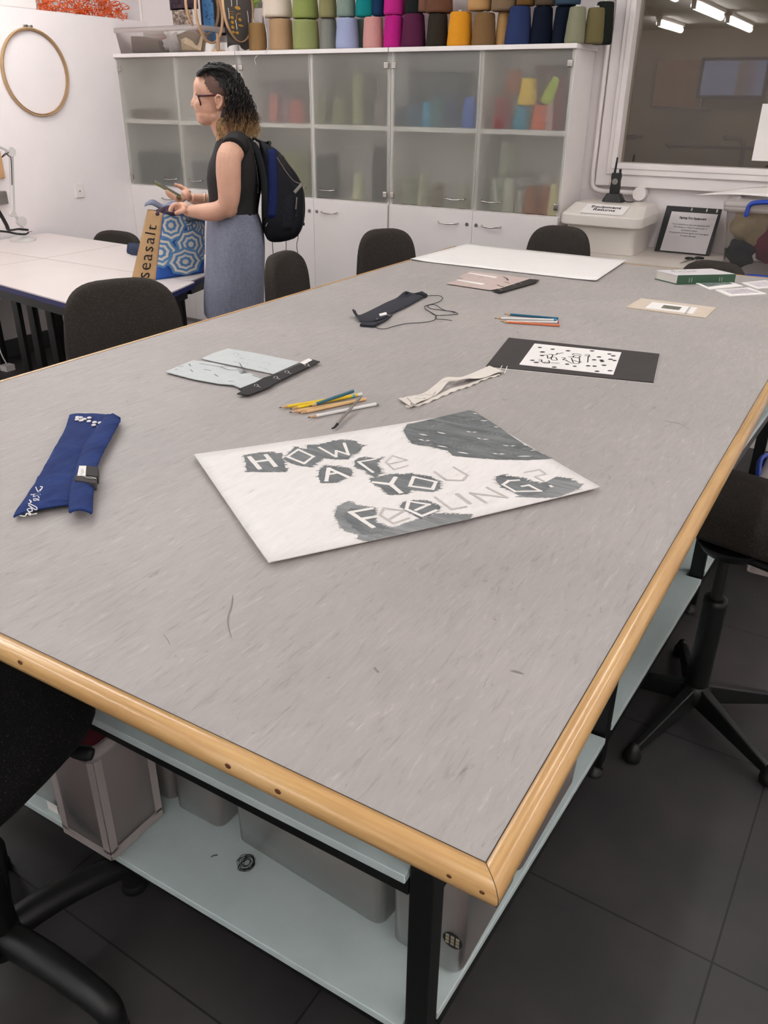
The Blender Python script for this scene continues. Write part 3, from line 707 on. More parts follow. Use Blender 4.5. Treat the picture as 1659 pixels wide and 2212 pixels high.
h3 = hoop_at('embroidery_hoop', 'hoop stretched with dark grey cloth and yellow and white stitches', 514, 12, 4.43, 68, 31, None, .006)
o, c, r, nrm = h3
x_ = Vector((0, 0, 1)).cross(nrm).normalized()
if x_.dot(rt) < 0: x_ = -x_
nf = -nrm if nrm.dot(fw) > 0 else nrm
greyc = fabric('grey_hoop_cloth', (100, 95, 92), (124, 118, 112), .6, 500)
disc = MB(); disc.add([c]+[c+(x_*cos(2*pi*i/40)+Vector((0, 0, 1))*sin(2*pi*i/40))*r*.97 for i in range(40)], [(0, i+1, (i+1) % 40+1) for i in range(40)])
build('stretched_cloth', disc, greyc, o)
drp = MB().grid(lambda s, t: c+x_*lerp(-.62, .72, s)*r*1.25+Vector((0, 0, 1))*(lerp(-.30, -1.22+.13*abs(sin(s*4.2)), t))*r-nf*(.012+.01*sin(s*12)), 20, 6, .001)
build('cloth_drape', drp, greyc, o)
stm = {'y': mat('yellow_stitching', (214, 162, 58), .7), 'w': mat('white_stitching', (236, 230, 222), .7)}
def hp(zx, zy):           # stitches placed from the close-up of the hoop: centre of cloth at (1300,150)
    return c+x_*((zx-1295)/7.9-2+0)/31*r*.98+Vector((0, 0, 1))*(-(zy-95)/7.9)/68*r
sw = MB()
for (x0s, y0s, x1s, y1s, q_) in ((1190, 0, 1195, 130, 9), (1285, 0, 1285, 100, 9), (1135, 160, 1142, 315, 9), (1460, 145, 1472, 325, 9), (1240, 315, 1262, 455, 11)):
    a, b = hp(x0s, y0s), hp(x1s, y1s); sw.tube([a+nf*.003, (a+b)/2+nf*.005, b+nf*.003], .0028, 6)
build('white_stitches', sw, stm['w'], o)
sy = MB()
for (x0s, y0s, wd, ht) in ((1297, 133, 55, 28), (1195, 290, 30, 26), (1195, 360, 30, 26), (1195, 432, 30, 26), (1200, 503, 32, 20), (1265, 503, 32, 22), (1325, 300, 30, 26), (1335, 388, 50, 18)):
    sy.sphere(hp(x0s, y0s)+nf*.002, 1, 12, 6, (1, 1, 1), Matrix((x_*wd/7.9/31*r*.9, nf*.002, Vector((0, 0, 1))*ht/7.9/68*r)).transposed())
for yy_ in (205, 240): sy.tube([hp(1160, yy_)+nf*.003, hp(1225, yy_)+nf*.003], .0015, 6)
sy.tube([hp(1260, 330)+nf*.004, hp(1268, 240)+nf*.004, hp(1300, 215)+nf*.004, hp(1335, 212)+nf*.004], .0018, 6)
build('yellow_stitches', sy, stm['y'], o)
# blue embroidered panel and pinned pictures on the wall behind
def bluemat():
    t = NT('blue_embroidered_cloth'); v = t.coords()
    a_ = t.noise(v, 60, 4, .7); b_ = t.noise(v, 7, 2)
    col = t.mix(b_, rgb(30, 78, 130), rgb(96, 150, 196)); t.link(t.mix(t.ramp(a_, [(.56, (0, 0, 0, 1)), (.62, (1, 1, 1, 1))]), col, rgb(18, 38, 72)), t.b.inputs['Base Color'])
    t.b.inputs['Roughness'].default_value = .9; return t.m
a = GY(437, 2, 4.58); b = GY(464, 54, 4.58)
tag(build('embroidered_panel', MB().box(a.x, b.x, 4.575, 4.582, CZ+.06, a.z+.12), bluemat(), bevel=.002), 'blue embroidered cloth panel standing behind the empty wooden hoops', 'embroidery')
tag(build('wooden_block', MB().box(GY(428, 90, 4.6).x, GY(450, 90, 4.6).x, 4.56, 4.62, CZ, CZ+.115), hoopwood, bevel=.006), 'pale wooden block between the hoops', 'wood')
for i, (u0, u1) in enumerate(((449, 472), (484, 503), (503, 520))):
    a = GY(u0, 90, 4.56); b = GY(u1, 90, 4.56)
    tag(build('white_spool', MB().lathe([((b.x-a.x)/2, 0), ((b.x-a.x)/2, .055), (.01, .055)], ((a.x+b.x)/2, 4.53, CZ), 20), 'paper'), ['white spool behind the hoop stand', 'white spool under the grey cloth drape, left of two', 'white spool under the grey cloth drape, right of two'][i], 'spool')
def pic(lab, u0, v0, u1, v1, col1, col2, sc_=30):
    t = NT('printed_picture'); n_ = t.noise(t.coords(), sc_, 4, .7, .6); t.link(t.ramp(n_, [(.38, rgb(*col1)), (.5, rgb(*tuple((x+y)//2 for x, y in zip(col1, col2)))), (.62, rgb(*col2))]), t.b.inputs['Base Color'])
    t.b.inputs['Roughness'].default_value = .5
    a_ = GY(u0, v0, YB-.003); b_ = GY(u1, v1, YB-.003)
    tag(build('pinned_picture', MB().box(a_.x, b_.x, YB-.003, YB-.0005, b_.z, a_.z), t.m), lab, 'picture', 'pictures pinned to the back wall')
pic('dark purple photograph pinned on the back wall, left one', 362, -40, 428, 19, (34, 20, 34), (92, 74, 86))
pic('pale sketch print pinned on the back wall below the purple photograph', 371, 19, 417, 52, (214, 196, 182), (96, 78, 66), 40)
pic('dark print pinned on the back wall behind the wooden hoops', 428, -40, 492, 76, (16, 18, 26), (52, 44, 48), 20)
pic('yellow green and black print on the wall beside the cream yarn', 528, -40, 566, 17, (22, 26, 22), (150, 186, 60), 22)
tag(build('clear_bag', blob(GY(560, 30, 4.62), .045, (1, .5, 1.6), 20, 14, .1), 'box_clear'), 'crumpled clear plastic bag between the grey hoop and the cream yarn', 'bag')

# ---- partition: big round hoop, wall plate, orange net
hc = Vector((XL+.012, 3.738, 1.6285))
o = thing('wooden_hoop', 'large plain wooden hoop hanging on the white partition', 'hoop', hc)
hm = mat('aged_hoop_wood', (178, 146, 108), .5, var=.08, vscale=20)
build('outer_ring', ringmb(hc, .234, .009, .020, (1, 0, 0)), hm, o)
build('inner_ring', ringmb(hc, .226, .006, .018, (1, 0, 0)), mat('hoop_inner_wood', (158, 124, 88), .5, var=.1), o)
tz = hc+Vector((0, 0, .243))
build('clamp_screw', MB().cyl(tz+Vector((0, -.028, .002)), tz+Vector((0, .03, .002)), .0025, n=8).cyl(tz+Vector((0, -.034, .002)), tz+Vector((0, -.022, .002)), .006, n=10).box(tz.x-.006, tz.x+.006, tz.y-.018, tz.y-.010, tz.z-.008, tz.z+.008).box(tz.x-.006, tz.x+.006, tz.y+.014, tz.y+.022, tz.z-.008, tz.z+.008), 'chrome', o)
pc = GX(170.5, 412.5, XL)
o = thing('wall_plate', 'small blank white plate screwed to the partition above the white tables', 'wall plate', pc)
build('plate', MB().box(XL, XL+.009, pc.y-.036, pc.y+.036, pc.z-.043, pc.z+.043), 'white_edge', o, bevel=.006, seg=3)
build('screw', MB().cyl((XL+.009, pc.y, pc.z), (XL+.012, pc.y, pc.z), .005, n=10), 'dull_metal', o)
net = MB()
for i in range(210):
    t = R.random(); cpt = Vector((XL-.05+R.uniform(-.04, .04), lerp(3.90, 4.56, t), 1.975+R.random()**1.5*.14*(1-abs(t-.45))))
    r_ = R.uniform(.012, .032); nx = Vector((R.gauss(0, 1), R.gauss(0, .6), R.gauss(0, 1))).normalized(); ax = nx.orthogonal().normalized(); ay = nx.cross(ax)
    net.tube([cpt+(ax*cos(2*pi*k/9)+ay*sin(2*pi*k/9)*R.uniform(.6, 1.1))*r_ for k in range(9)], .0022, 5, True)
tag(build('orange_net', net, mat('orange_net_cord', (232, 96, 28), .6, var=.12, vscale=60)), 'tangled orange net heaped on top of the white partition', 'net')
a = GX(0, 0, XL-.05)
tag(build('paper_roll', MB().box(XL-.10, XL-.01, 3.0, 3.84, 1.964, 2.02), 'white_edge', bevel=.01), 'white boxed edge lying on top of the partition at far left', 'box')
# white conduit on the back wall above the partition
a = GY(299, 0, YB-.02); b = GY(305, 40, YB-.02)
tag(build('conduit', MB().tube([(a.x, YB-.012, ZC), (a.x, YB-.012, 1.2)], .010, 10), 'white_edge'), 'white conduit running down the back wall by the partition end', 'conduit')

# ================================================================== CHAIRS
def sup(a, p):           # signed power for rounded squares
    return (abs(a)**p)*(1 if a >= 0 else -1)
def pad(mb, w_, h_, t_, m, bow=0, p=.62, taper=1.0, dome=.3, n=44):
    """upholstered pad: rounded outline in local x,z, thickness along y, carried through m"""
    rings = []
    for k, (s_, yy) in enumerate(((.0, -.5), (.55, -.5), (.86, -.48), (.965, -.38), (1, -.15), (1, .15), (.965, .38), (.86, .48), (.55, .5), (0, .5))):
        r_ = []
        for i in range(n):
            a = 2*pi*i/n; zz = sup(sin(a), p)*h_/2*max(s_, .001); xx = sup(cos(a), p)*w_/2*max(s_, .001)
            xx *= lerp(1, taper, (zz+h_/2)/h_)
            y = yy*t_+bow*(xx/(w_/2))**2+(.25*t_*dome*(1-s_*s_) if yy > 0 else 0)
            r_.append(m @ Vector((xx, y, zz)))
        rings.append(r_)
    return mb.loft(rings, False)
def chair(lab, x, y, rz, top, seat, group, style='slim', bw=.40, bh=.36, fab='charcoal', base_rot=0, R_=.27, back_off=.20, tilt=0, taper=.84, seat_w=.45, seat_d=None, seat_x=0, pp=.55):
    """swivel draughting chair; local +y is the direction the sitter faces"""
    o = thing('swivel_chair', lab, 'chair', (x, y, 0), rz, group)
    kw = dict(world=False)
    build('seat', pad(MB(), seat_d or seat_w, seat_w-.02, .075, Matrix.Translation((seat_x, .0, seat-.03)) @ Matrix.Rotation(pi/2, 4, 'X'), 0, pp, 1.0, .4), fab, o, **kw)
    pr_ = .085 if style == 'slim' and seat_d else .165
    build('seat_pan', MB().lathe([(.02, -.03), (pr_*.8, -.028), (pr_, -.005), (pr_, 0)], (.03 if seat_x else 0, 0, seat-.072), 24), 'black_plastic', o, **kw)
    bc = top-bh/2; mback = Matrix.Translation((0, -back_off, bc)) @ Matrix.Rotation(tilt, 4, 'X')
    build('backrest', pad(MB(), bw, bh, .055, mback, .045, .55, taper, .3), fab, o, **kw)
    br = MB().tube(bez([(0, -.05, seat-.085), (0, -back_off-.02, seat-.09), (0, -back_off-.055, seat-.03), (0, -back_off-.045, bc-.03)], 6), .016, 8, flat=.5)
    build('back_bracket', br, 'black_steel', o, **kw)
    build('lever', MB().tube(bez([(.05, .06, seat-.085), (.14, .09, seat-.09), (.205, .10, seat-.09)], 5), [.006]*6+[.006, .011, .013, .013, .010], 8, flat=.6), 'black_plastic', o, **kw)
    if style == 'slim':
        build('column', MB().cyl((0, 0, .36), (0, 0, seat-.08), .0155, n=18), mat('grey_steel_column', (58, 56, 54), .4, .6), o, **kw)
        build('column_sleeve', MB().lathe([(.030, .07), (.031, .36), (.029, .375), (.016, .376)], n=22), 'black_steel', o, **kw)
        hub = build('hub', MB().lathe([(.034, .045), (.040, .055), (.040, .095), (.031, .105)], n=20), 'black_steel', o, **kw)
        for i in range(5):
            a = base_rot+2*pi*i/5; d = Vector((cos(a), sin(a), 0)); q_ = Vector((-d.y, d.x, 0))
            A = d*.02; B = d*R_
            lg = MB().hull8([A-q_*.024+Vector((0, 0, .05)), B-q_*.012+Vector((0, 0, .022)), B+q_*.012+Vector((0, 0, .022)), A+q_*.024+Vector((0, 0, .05))],
                            [A-q_*.014+Vector((0, 0, .105)), B-q_*.009+Vector((0, 0, .045)), B+q_*.009+Vector((0, 0, .045)), A+q_*.014+Vector((0, 0, .105))])
            l_ = build('leg', lg, 'black_steel', o, bevel=.004, **kw)
            build('glide', MB().lathe([(.016, 0), (.022, .004), (.023, .020), (.017, .034), (.012, .048), (.004, .052)], B, 18), 'black_plastic', l_, **kw)
    else:
        build('column', MB().cyl((0, 0, .42), (0, 0, seat-.08), .014, n=18), 'black_steel', o, **kw)
        build('column_sleeve', MB().lathe([(.036, .10), (.030, .40), (.028, .43), (.015, .432)], n=22), 'black_steel', o, **kw)
        build('hub', MB().lathe([(.03, .075), (.045, .085), (.047, .12), (.036, .14)], n=24), 'black_plastic', o, **kw)
        for i in range(5):
            a = base_rot+2*pi*i/5; d = Vector((cos(a), sin(a), 0))
            P_ = bez([d*.0+Vector((0, 0, .112)), d*.10+Vector((0, 0, .113)), d*.19+Vector((0, 0, .098)), d*(R_-.012)+Vector((0, 0, .078)), d*R_+Vector((0, 0, .052)), d*(R_+.002)+Vector((0, 0, .024))], 6)
            l_ = build('leg', MB().tube(P_, [lerp(.030, .023, i_/(len(P_)-1)) for i_ in range(len(P_))], 14), 'black_plastic', o, **kw)
            build('glide', MB().lathe([(.021, 0), (.026, .005), (.026, .016), (.020, .028)], d*(R_+.002), 20), 'black_plastic', l_, **kw)
    return o
GC = 'charcoal swivel chairs round the grey work table'
ba = math.atan2(1.69-1.95, -.252+.165)
chair('charcoal swivel chair with thin star base beside the right edge of the grey table', -.165, 1.95, radians(78), 1.02, .60, GC, 'slim', base_rot=ba-radians(78), R_=.277, back_off=.24, seat_d=.36, seat_x=.13, pp=.36)
ba2 = math.atan2(.545-.52, -.85+1.105)
chair('black mesh seated chair with thick star base at the near left of the table', -1.115, .50, radians(12), 1.0, .615, GC, 'thick', fab='mesh_black', base_rot=ba2-radians(12)-.02, R_=.262, back_off=.26, seat_w=.415)
chair('charcoal chair with rounded back behind the left table edge, nearest the white tables', -2.06, 1.87, radians(-118), .955, .60, GC, bw=.44, bh=.37, back_off=.17, base_rot=.3)
chair('charcoal chair just behind the woman, back half hidden by the table', -1.92, 2.72, radians(-80), .955, .60, GC, bw=.36, bh=.36, back_off=.17, base_rot=.5)
chair('charcoal chair with rounded back at the far left of the grey table by the cabinets', -1.95, 3.40, radians(-128), .955, .60, GC, bw=.33, bh=.36, back_off=.17, base_rot=.9)
chair('charcoal chair at the far end behind the large white sheets', -1.43, 3.96, radians(176), .950, .60, GC, bw=.38, bh=.36, back_off=.17, base_rot=.2)
chair('charcoal chair at the far right end, only its top showing behind the book', -.675, 3.86, radians(170), .868, .56, GC, bw=.36, bh=.34, back_off=.17, base_rot=.7)
chair('dark low chair tucked behind the white tables against the partition', -4.33, 3.80, radians(180), .725, .44, 'chairs at the white tables', bw=.50, bh=.34, back_off=.10, base_rot=.7)

# ================================================================== WHITE TABLES
WZ = .72
tops = [('white topped table with dark blue edge, front right of the four, holding the shopping bag', [(-3.905, 2.968), (-2.80, 2.945), (-2.70, 2.62), (-2.62, 2.262), (-3.93, 2.480)]),
        ('white topped table, front left of the four pushed together', [(-4.66, 2.975), (-3.911, 2.968), (-3.936, 2.481), (-4.66, 2.60)]),
        ('white topped table, back right of the four, beside the dark low chair', [(-3.905, 2.974), (-2.83, 2.951), (-2.98, 3.545), (-3.915, 3.555)]),
        ('white topped table, back left of the four, against the partition under the lamp', [(-4.66, 2.981), (-3.911, 2.974), (-3.921, 3.556), (-4.66, 3.60)])]
wt_m = mat('white_table_laminate', (222, 210, 206), .35, var=.02, vscale=3)
for i, (lab, pts) in enumerate(tops):
    cx_ = sum(p[0] for p in pts)/len(pts); cy_ = sum(p[1] for p in pts)/len(pts)
    o = thing('classroom_table', lab, 'table', (cx_, cy_, 0), 0, 'four white tables pushed together')
    build('tabletop', MB().prism(pts, WZ-.006, WZ), wt_m, o)
    e = [(lerp(p[0], cx_, -.002), lerp(p[1], cy_, -.002)) for p in pts]
    build('blue_edging', MB().prism(e, WZ-.030, WZ-.0055), 'blue_edge', o, bevel=.002)
    fr = [(lerp(p[0], cx_, .09), lerp(p[1], cy_, .12)) for p in pts]
    fmb = MB()
    for a, b in zip(fr, fr[1:]+fr[:1]):
        d = Vector((b[0]-a[0], b[1]-a[1], 0)).normalized(); n_ = Vector((d.y, -d.x, 0))*.012; a = Vector((a[0], a[1], 0)); b = Vector((b[0], b[1], 0))
        fmb.hull8([p+Vector((0, 0, WZ-.075)) for p in (a-n_, b-n_, b+n_, a+n_)], [p+Vector((0, 0, WZ-.030)) for p in (a-n_, b-n_, b+n_, a+n_)])
    build('under_frame', fmb, 'black_steel', o)
    if i == 0: lp = [(-3.55, 2.50), (-3.44, 2.50), (-3.31, 2.50), (-2.86, 2.44), (-2.82, 2.60), (-2.90, 2.78), (-2.93, 2.66), (-3.84, 2.90)]
    elif i == 1: lp = [(-4.55, 2.70), (-4.55, 2.92), (-4.0, 2.92), (-4.0, 2.60)]
    elif i == 2: lp = [(-2.98, 3.02), (-3.06, 3.10), (-3.05, 3.45), (-3.84, 3.45)]
    else: lp = [(-4.55, 3.05), (-4.0, 3.05), (-4.55, 3.50), (-4.0, 3.50)]
    for (lx, ly) in lp:
        build('leg', MB().box(lx-.022, lx+.022, ly-.012, ly+.012, 0, WZ-.034), 'black_steel', o, bevel=.003)

# desk lamp, strap and bits at the left edge of the photo
lm = thing('desk_lamp', 'white jointed desk lamp standing at the far left by the partition', 'lamp', GZ(42, 498, WZ))
lw = mat('white_lamp_enamel', (205, 200, 196), .35, var=.03)
LX = -4.52
j = GX(23, 328, LX); b0 = GX(27, 462, LX); b1 = GX(46, 478, LX); base = GX(46, 497, LX); base.z = WZ
build('lamp_base', MB().lathe([(.075, 0), (.075, .012), (.05, .022), (.02, .03), (.016, .045)], base, 24), lw, lm)
build('lower_joint', MB().cyl(b1+Vector((-.015, 0, 0)), b1+Vector((.015, 0, 0)), .028, n=20).cyl(b0+Vector((-.012, 0, 0)), b0+Vector((.012, 0, 0)), .018, n=16).tube([b1, b0], .010, 8).tube([b1, base+Vector((0, 0, .04))], .010, 8), lw, lm)
build('arm', MB().tube([b0, j], .011, 10).tube([b0+Vector((0, .014, 0)), j+Vector((0, .014, 0))], .004, 6), lw, lm)
build('upper_joint', MB().cyl(j+Vector((-.014, 0, 0)), j+Vector((.014, 0, 0)), .026, n=22), lw, lm)
k_ = GX(-60, 290, LX)
build('upper_arm', MB().tube([j, k_], .008, 8), lw, lm)
build('lamp_shade', MB().lathe([(.02, .05), (.035, .04), (.075, -.06), (.078, -.062), (.072, -.058), (.03, .03)], k_+Vector((0, -.03, -.03)), 24), lw, lm)
build('cable', MB().tube(bez([j+Vector((.01, 0, .01)), GX(4, 340, LX+.02), GX(12, 331, LX+.03), GX(18, 337, LX+.03), GX(24, 345, LX+.02), GX(26, 400, LX+.02)], 6), .0025, 6), 'black_plastic', lm)
stz = WZ
sp = thing('strap', 'black webbing strap with metal buckle looped on the white table at far left', 'strap', GX(40, 503, -4.46))
def web(pts, wd, name='webbing', m_='black_plastic', par=None, flat=.2):
    return build(name, MB().tube(bez(pts, 8), wd, 8, flat=flat), m_, par)
P1 = [GX(-8, 448, -4.42), GX(4, 468, -4.42), GX(14, 486, -4.42), GX(20, 497, -4.44), GX(40, 495, -4.46), GX(60, 497, -4.46)]
web(P1, .011, par=sp, flat=.5)
web([GX(-4, 499, -4.46), GX(16, 501, -4.46), GX(36, 505, -4.46), GX(54, 506, -4.46), GX(62, 502, -4.46)], .008, par=sp, flat=.5)
build('buckle', ringmb(GX(65, 500, -4.46), .012, .003, .003, (0, 0, 1)), 'chrome', sp)
a = GX(0, 345, -4.66)
tag(build('wooden_board', MB().box(XL, XL+.02, a.y-.14, a.y+.03, GX(0, 385, XL).z, GX(0, 325, XL).z), 'wood_light', bevel=.004), 'edge of a yellow wooden board hung on the partition at far left', 'board')
a = GX(0, 412, XL); b = GX(12, 440, XL)
tag(build('socket_box', MB().box(XL, XL+.035, a.y-.12, b.y, b.z, a.z), 'dull_metal', bevel=.006), 'grey metal socket box on the partition at far left', 'socket')
# denim jacket on the chair behind the bag
dj = MB()
pj = [GY(u, v, 3.34) for u, v in ((278, 512), (290, 500), (300, 495), (312, 500), (312, 522), (300, 530), (286, 527))]
jc = pj[0].lerp(pj[3], .5)
jc = Vector((jc.x, jc.y, WZ+.022)); dj.sphere(jc, .062, 28, 18, (1.25, .5, .75))
for i, p in enumerate(dj.v): dj.v[i] = jc+(p-jc)*(1+.35*noise.noise(p*26))
dj.v = [Vector((p.x, p.y, max(p.z, WZ+.001))) for p in dj.v]
tag(build('denim_jacket', dj, fabric('dark_denim', (52, 60, 82), (96, 104, 124), .55, 600)), 'bit of folded dark denim on the white table behind the bag', 'jacket')
# cable with plug hanging below the tables
pl = GY(30, 710, 3.3)
tag(build('cable', MB().tube(bez([(-4.60, 3.2, .66), (-4.58, 3.15, .45), (-4.56, 3.05, .25), (-4.5, 3.0, .12), (-4.46, 3.0, .035)], 6), .004, 6).box(-4.49, -4.43, 2.97, 3.03, 0.0, .035), 'white_edge'), 'white cable and plug hanging under the white tables', 'cable')

# ================================================================== COUNTER UNDER THE WINDOW
KZ = .80
ct = thing('counter', 'pale worktop on white panels under the dark window', 'counter', (-.9, 4.45, 0))
build('worktop', MB().box(-1.535, -.70, 4.19, YB-.001, KZ-.03, KZ), mat('pale_counter_top', (212, 202, 192), .4, var=.03, vscale=6), ct, bevel=.002)
build('front_panel', MB().box(-1.535, -.72, 4.22, 4.24, 0, KZ-.03), 'white_lam', ct)
build('end_panel', MB().box(-.72, -.70, 4.22, YB-.02, 0, KZ-.03), 'white_lam', ct)
# equipment returns tub
tp = thing('returns_tub', 'white plastic tub with swing lid and a printed sign, on the counter', 'tub', (-1.28, 4.49, KZ))
tubm = mat('white_tub_plastic', (222, 214, 206), .35, var=.02, vscale=5)
def rr(cx_, cy_, w_, d_, z, rc, n=6):
    pts = []
    for sx, sy, a0 in ((1, 1, 0), (-1, 1, 90), (-1, -1, 180), (1, -1, 270)):
        for i in range(n):
            a = radians(a0+90*i/(n-1)); pts.append(Vector((cx_+sx*(w_/2-rc)+rc*cos(a), cy_+sy*(d_/2-rc)+rc*sin(a), z)))
    return pts
tx, ty = -1.29, 4.50
build('tub_body', MB().loft([rr(tx+.01, ty, .33, .30, KZ+.001, .03), rr(tx, ty, .35, .34, KZ+.09, .035), rr(tx, ty, .375, .365, KZ+.155, .04)], True), tubm, tp)
lidb = MB().loft([rr(tx, ty-.005, .41, .40, KZ+.138, .05), rr(tx, ty-.005, .425, .41, KZ+.142, .055), rr(tx, ty-.005, .425, .41, KZ+.184, .055), rr(tx, ty-.005, .418, .403, KZ+.190, .052), rr(tx, ty+.055, .375, .25, KZ+.230, .035), rr(tx, ty+.055, .36, .235, KZ+.232, .03)], True, False)
build('lid', lidb, tubm, tp, bevel=.004, seg=3)
# sign on the sloping front of the lid
A_ = Vector((tx, ty-.190, KZ+.1956)); Uv = Vector((1, 0, 0)); Vv = Vector((0, .1365, .040)).normalized(); Nv = Uv.cross(Vv)
sgn = build('paper_sign', MB().add([A_+Uv*a+Vv*b+Nv*c_ for c_ in (.001, .002) for a, b in ((-.11, 0), (.11, 0), (.11, .118), (-.11, .118))], [(0, 1, 2, 3), (4, 5, 6, 7)]), 'paper', tp)
build('lettering', text_mb('Equipment\nReturns', .036, lambda x, y, h_: A_+Uv*x+Vv*(y+.075)+Nv*(.0025+h_), bold=.0008), 'ink', sgn)
# walkie talkie
wk = thing('walkie_talkie', 'black two way radio standing in its charger on the tub lid', 'radio', (tx+.02, ty+.06, KZ+.232))
wx, wy, wz = tx-.02, ty+.075, KZ+.233
build('charger', MB().loft([rr(wx, wy, .11, .08, wz, .02), rr(wx, wy, .105, .075, wz+.012, .02), rr(wx, wy, .07, .055, wz+.040, .015)], True), 'black_plastic', wk)
build('handset', MB().loft([rr(wx, wy, .050, .034, wz+.03, .010), rr(wx, wy, .052, .036, wz+.07, .010), rr(wx, wy, .046, .034, wz+.10, .008), rr(wx, wy, .052, .034, wz+.125, .008), rr(wx, wy, .048, .030, wz+.14, .008)], True), 'black_plastic', wk)
build('antenna', MB().cyl((wx-.012, wy, wz+.135), (wx-.008, wy, wz+.215), .006, .0045, 12), 'black_plastic', wk)
build('knob', MB().cyl((wx+.016, wy, wz+.138), (wx+.016, wy, wz+.160), .0065, n=12), 'black_plastic', wk)
build('speaker_grille', MB().cyl((wx, wy-.020, wz+.10), (wx, wy-.0165, wz+.10), .015, n=20), 'dull_metal', wk)
build('charger_cable', MB().tube(bez([(wx+.05, wy, wz+.01), (wx+.08, wy-.01, wz+.004), (wx+.10, wy+.03, wz+.003)], 6), .0025, 6), 'black_plastic', wk)
# pipe with round cap on the wall
pp = thing('wall_pipe', 'white bent pipe with a round cap on the wall below the window', 'pipe', (-1.25, YB-.04, 1.08))
cpz = GY(1383, 418, YB-.05)
build('pipe_run', MB().tube(bez([(-1.472, YB-.03, 1.9), (-1.474, YB-.03, 1.30), (-1.472, YB-.03, 1.13), (-1.455, YB-.035, 1.085), (-1.41, YB-.04, cpz.z), (-1.36, YB-.04, cpz.z), (cpz.x, YB-.04, cpz.z)], 8), .0125, 10), 'white_edge', pp)
build('round_cap', MB().cyl((cpz.x, YB-.075, cpz.z), (cpz.x, YB, cpz.z), .034, n=28), 'white_edge', pp, bevel=.003)
# notice board leaning behind the counter
nb = thing('notice_board', 'black backed clip holder with a printed sign about signing out equipment', 'notice', (-.92, 4.62, KZ))
n0, n1 = GY(1424, 541, 4.60), GY(1532, 548, 4.60)
za = KZ+.002; zt = GY(1480, 447, 4.68).z
NA = Vector((n0.x-.02, 4.585, za)); NB = Vector((n1.x+.005, 4.585, za)); NC = Vector((n1.x+.012, 4.675, zt)); ND = Vector((n0.x-.012, 4.675, zt))
nn = (NB-NA).cross(ND-NA).normalized()
def quadmb(a, b, c_, d_, off, th=.002):
    return MB().hull8([p+nn*off for p in (a, b, c_, d_)], [p+nn*(off+th) for p in (a, b, c_, d_)])
build('backing', quadmb(NA, NB, NC, ND, 0, .006), 'black_plastic', nb, bevel=.001)
def nuv(s_, t_, off=.0085): return NA+(NB-NA)*s_+(ND-NA)*t_+nn*off
sheet = build('paper_sheet', MB().hull8([nuv(.10, .02, .0065), nuv(.93, .02, .0065), nuv(.95, .88, .0065), nuv(.12, .88, .0065)], [nuv(.10, .02, .0075), nuv(.93, .02, .0075), nuv(.95, .88, .0075), nuv(.12, .88, .0075)]), mat('sleeved_paper', (205, 198, 198), .3), nb)
W_ = (NB-NA).length; H_ = (ND-NA).length
build('heading', text_mb('Signing Out Equipment', .0145, lambda x, y, h_: nuv(.53+x/W_, .74+y/H_, .0078+h_), bold=.0005), 'ink', sheet)
build('body_text', text_mb('If you would like to sign out equipment first\nASK Melissa or Chloe for permission. If\npermission is given\nAll equipment must be signed OUT and signed\nIN when returned', .0105, lambda x, y, h_: nuv(.53+x/W_, .60+y/H_, .0078+h_), line=1.35), 'ink', sheet)
clips = MB()
for s_ in (.45, .72, .90): clips.add([nuv(s_, .93, .009), nuv(s_+.03, .90, .009), nuv(s_+.035, .97, .009), nuv(s_+.01, .99, .009)], [(0, 1, 2, 3)])
build('clips', clips, 'chrome', nb)
# scissors
sc_ = thing('scissors', 'dark handled scissors lying on the counter by the clear box', 'scissors', GZ(1495, 562, KZ))
for (u, v) in ((1490, 558), (1511, 557)):
    build('finger_loop', ringmb(GZ(u, v, KZ+.006), .020, .007, .007, (0, 0, 1)), 'black_plastic', sc_)
build('blade', MB().tube([GZ(1492, 560, KZ+.005), GZ(1480, 564, KZ+.004), GZ(1468, 568, KZ+.003)], [.005, .004, .001], 6, flat=.4), 'dull_metal', sc_)
build('blade', MB().tube([GZ(1508, 561, KZ+.007), GZ(1496, 567, KZ+.006), GZ(1484, 571, KZ+.005)], [.005, .004, .001], 6, flat=.4), 'dull_metal', sc_)
# stack of clear boxes with blue handles, right edge, on a low bench in front of the counter
tag(build('low_bench', MB().box(-.69, .25, 4.10, 4.62, 0, .165), 'white_lam', bevel=.003), 'low white bench carrying the stack of clear boxes', 'bench')
bxc = -.47
GB = 'clear boxes with blue handles stacked at the right'
for i, (z, lab) in enumerate(((.167, 'clear lidded box at the bottom of the blue handled stack'), (.483, 'clear lidded box in the middle of the blue handled stack, handle at its lid'), (.799, 'clear lidded box full of coloured wool, top of the blue handled stack'))):
    clear_box('storage_box', lab, (bxc, 4.36, z), 0, .40, .48, .30, 'box_clear', 'box_rim', .03, True, GB, (-1,))
wool = [((-.565, 4.24, 1.00), .08, (196, 178, 140), 'cream wool ball high in the top clear box'), ((-.585, 4.22, .885), .060, (44, 58, 72), 'dark slate wool ball low in the top clear box'), ((-.45, 4.24, .93), .08, (150, 44, 78), 'crimson wool ball in the top clear box'),
        ((-.355, 4.24, .90), .060, (190, 176, 150), 'beige wool ball at the right in the top clear box'), ((-.36, 4.24, 1.02), .06, (200, 184, 146), 'cream wool ball at the upper right in the top clear box'), ((-.46, 4.28, 1.045), .045, (206, 186, 150), 'pale wool ball above the crimson one')]
for c_, r_, col, lab in wool:
    tag(build('wool_ball', blob(c_, r_, (1, .8, 1), 32, 22, .22, 30, r_), yarn(col)), lab, 'wool', 'wool balls in the top clear box')
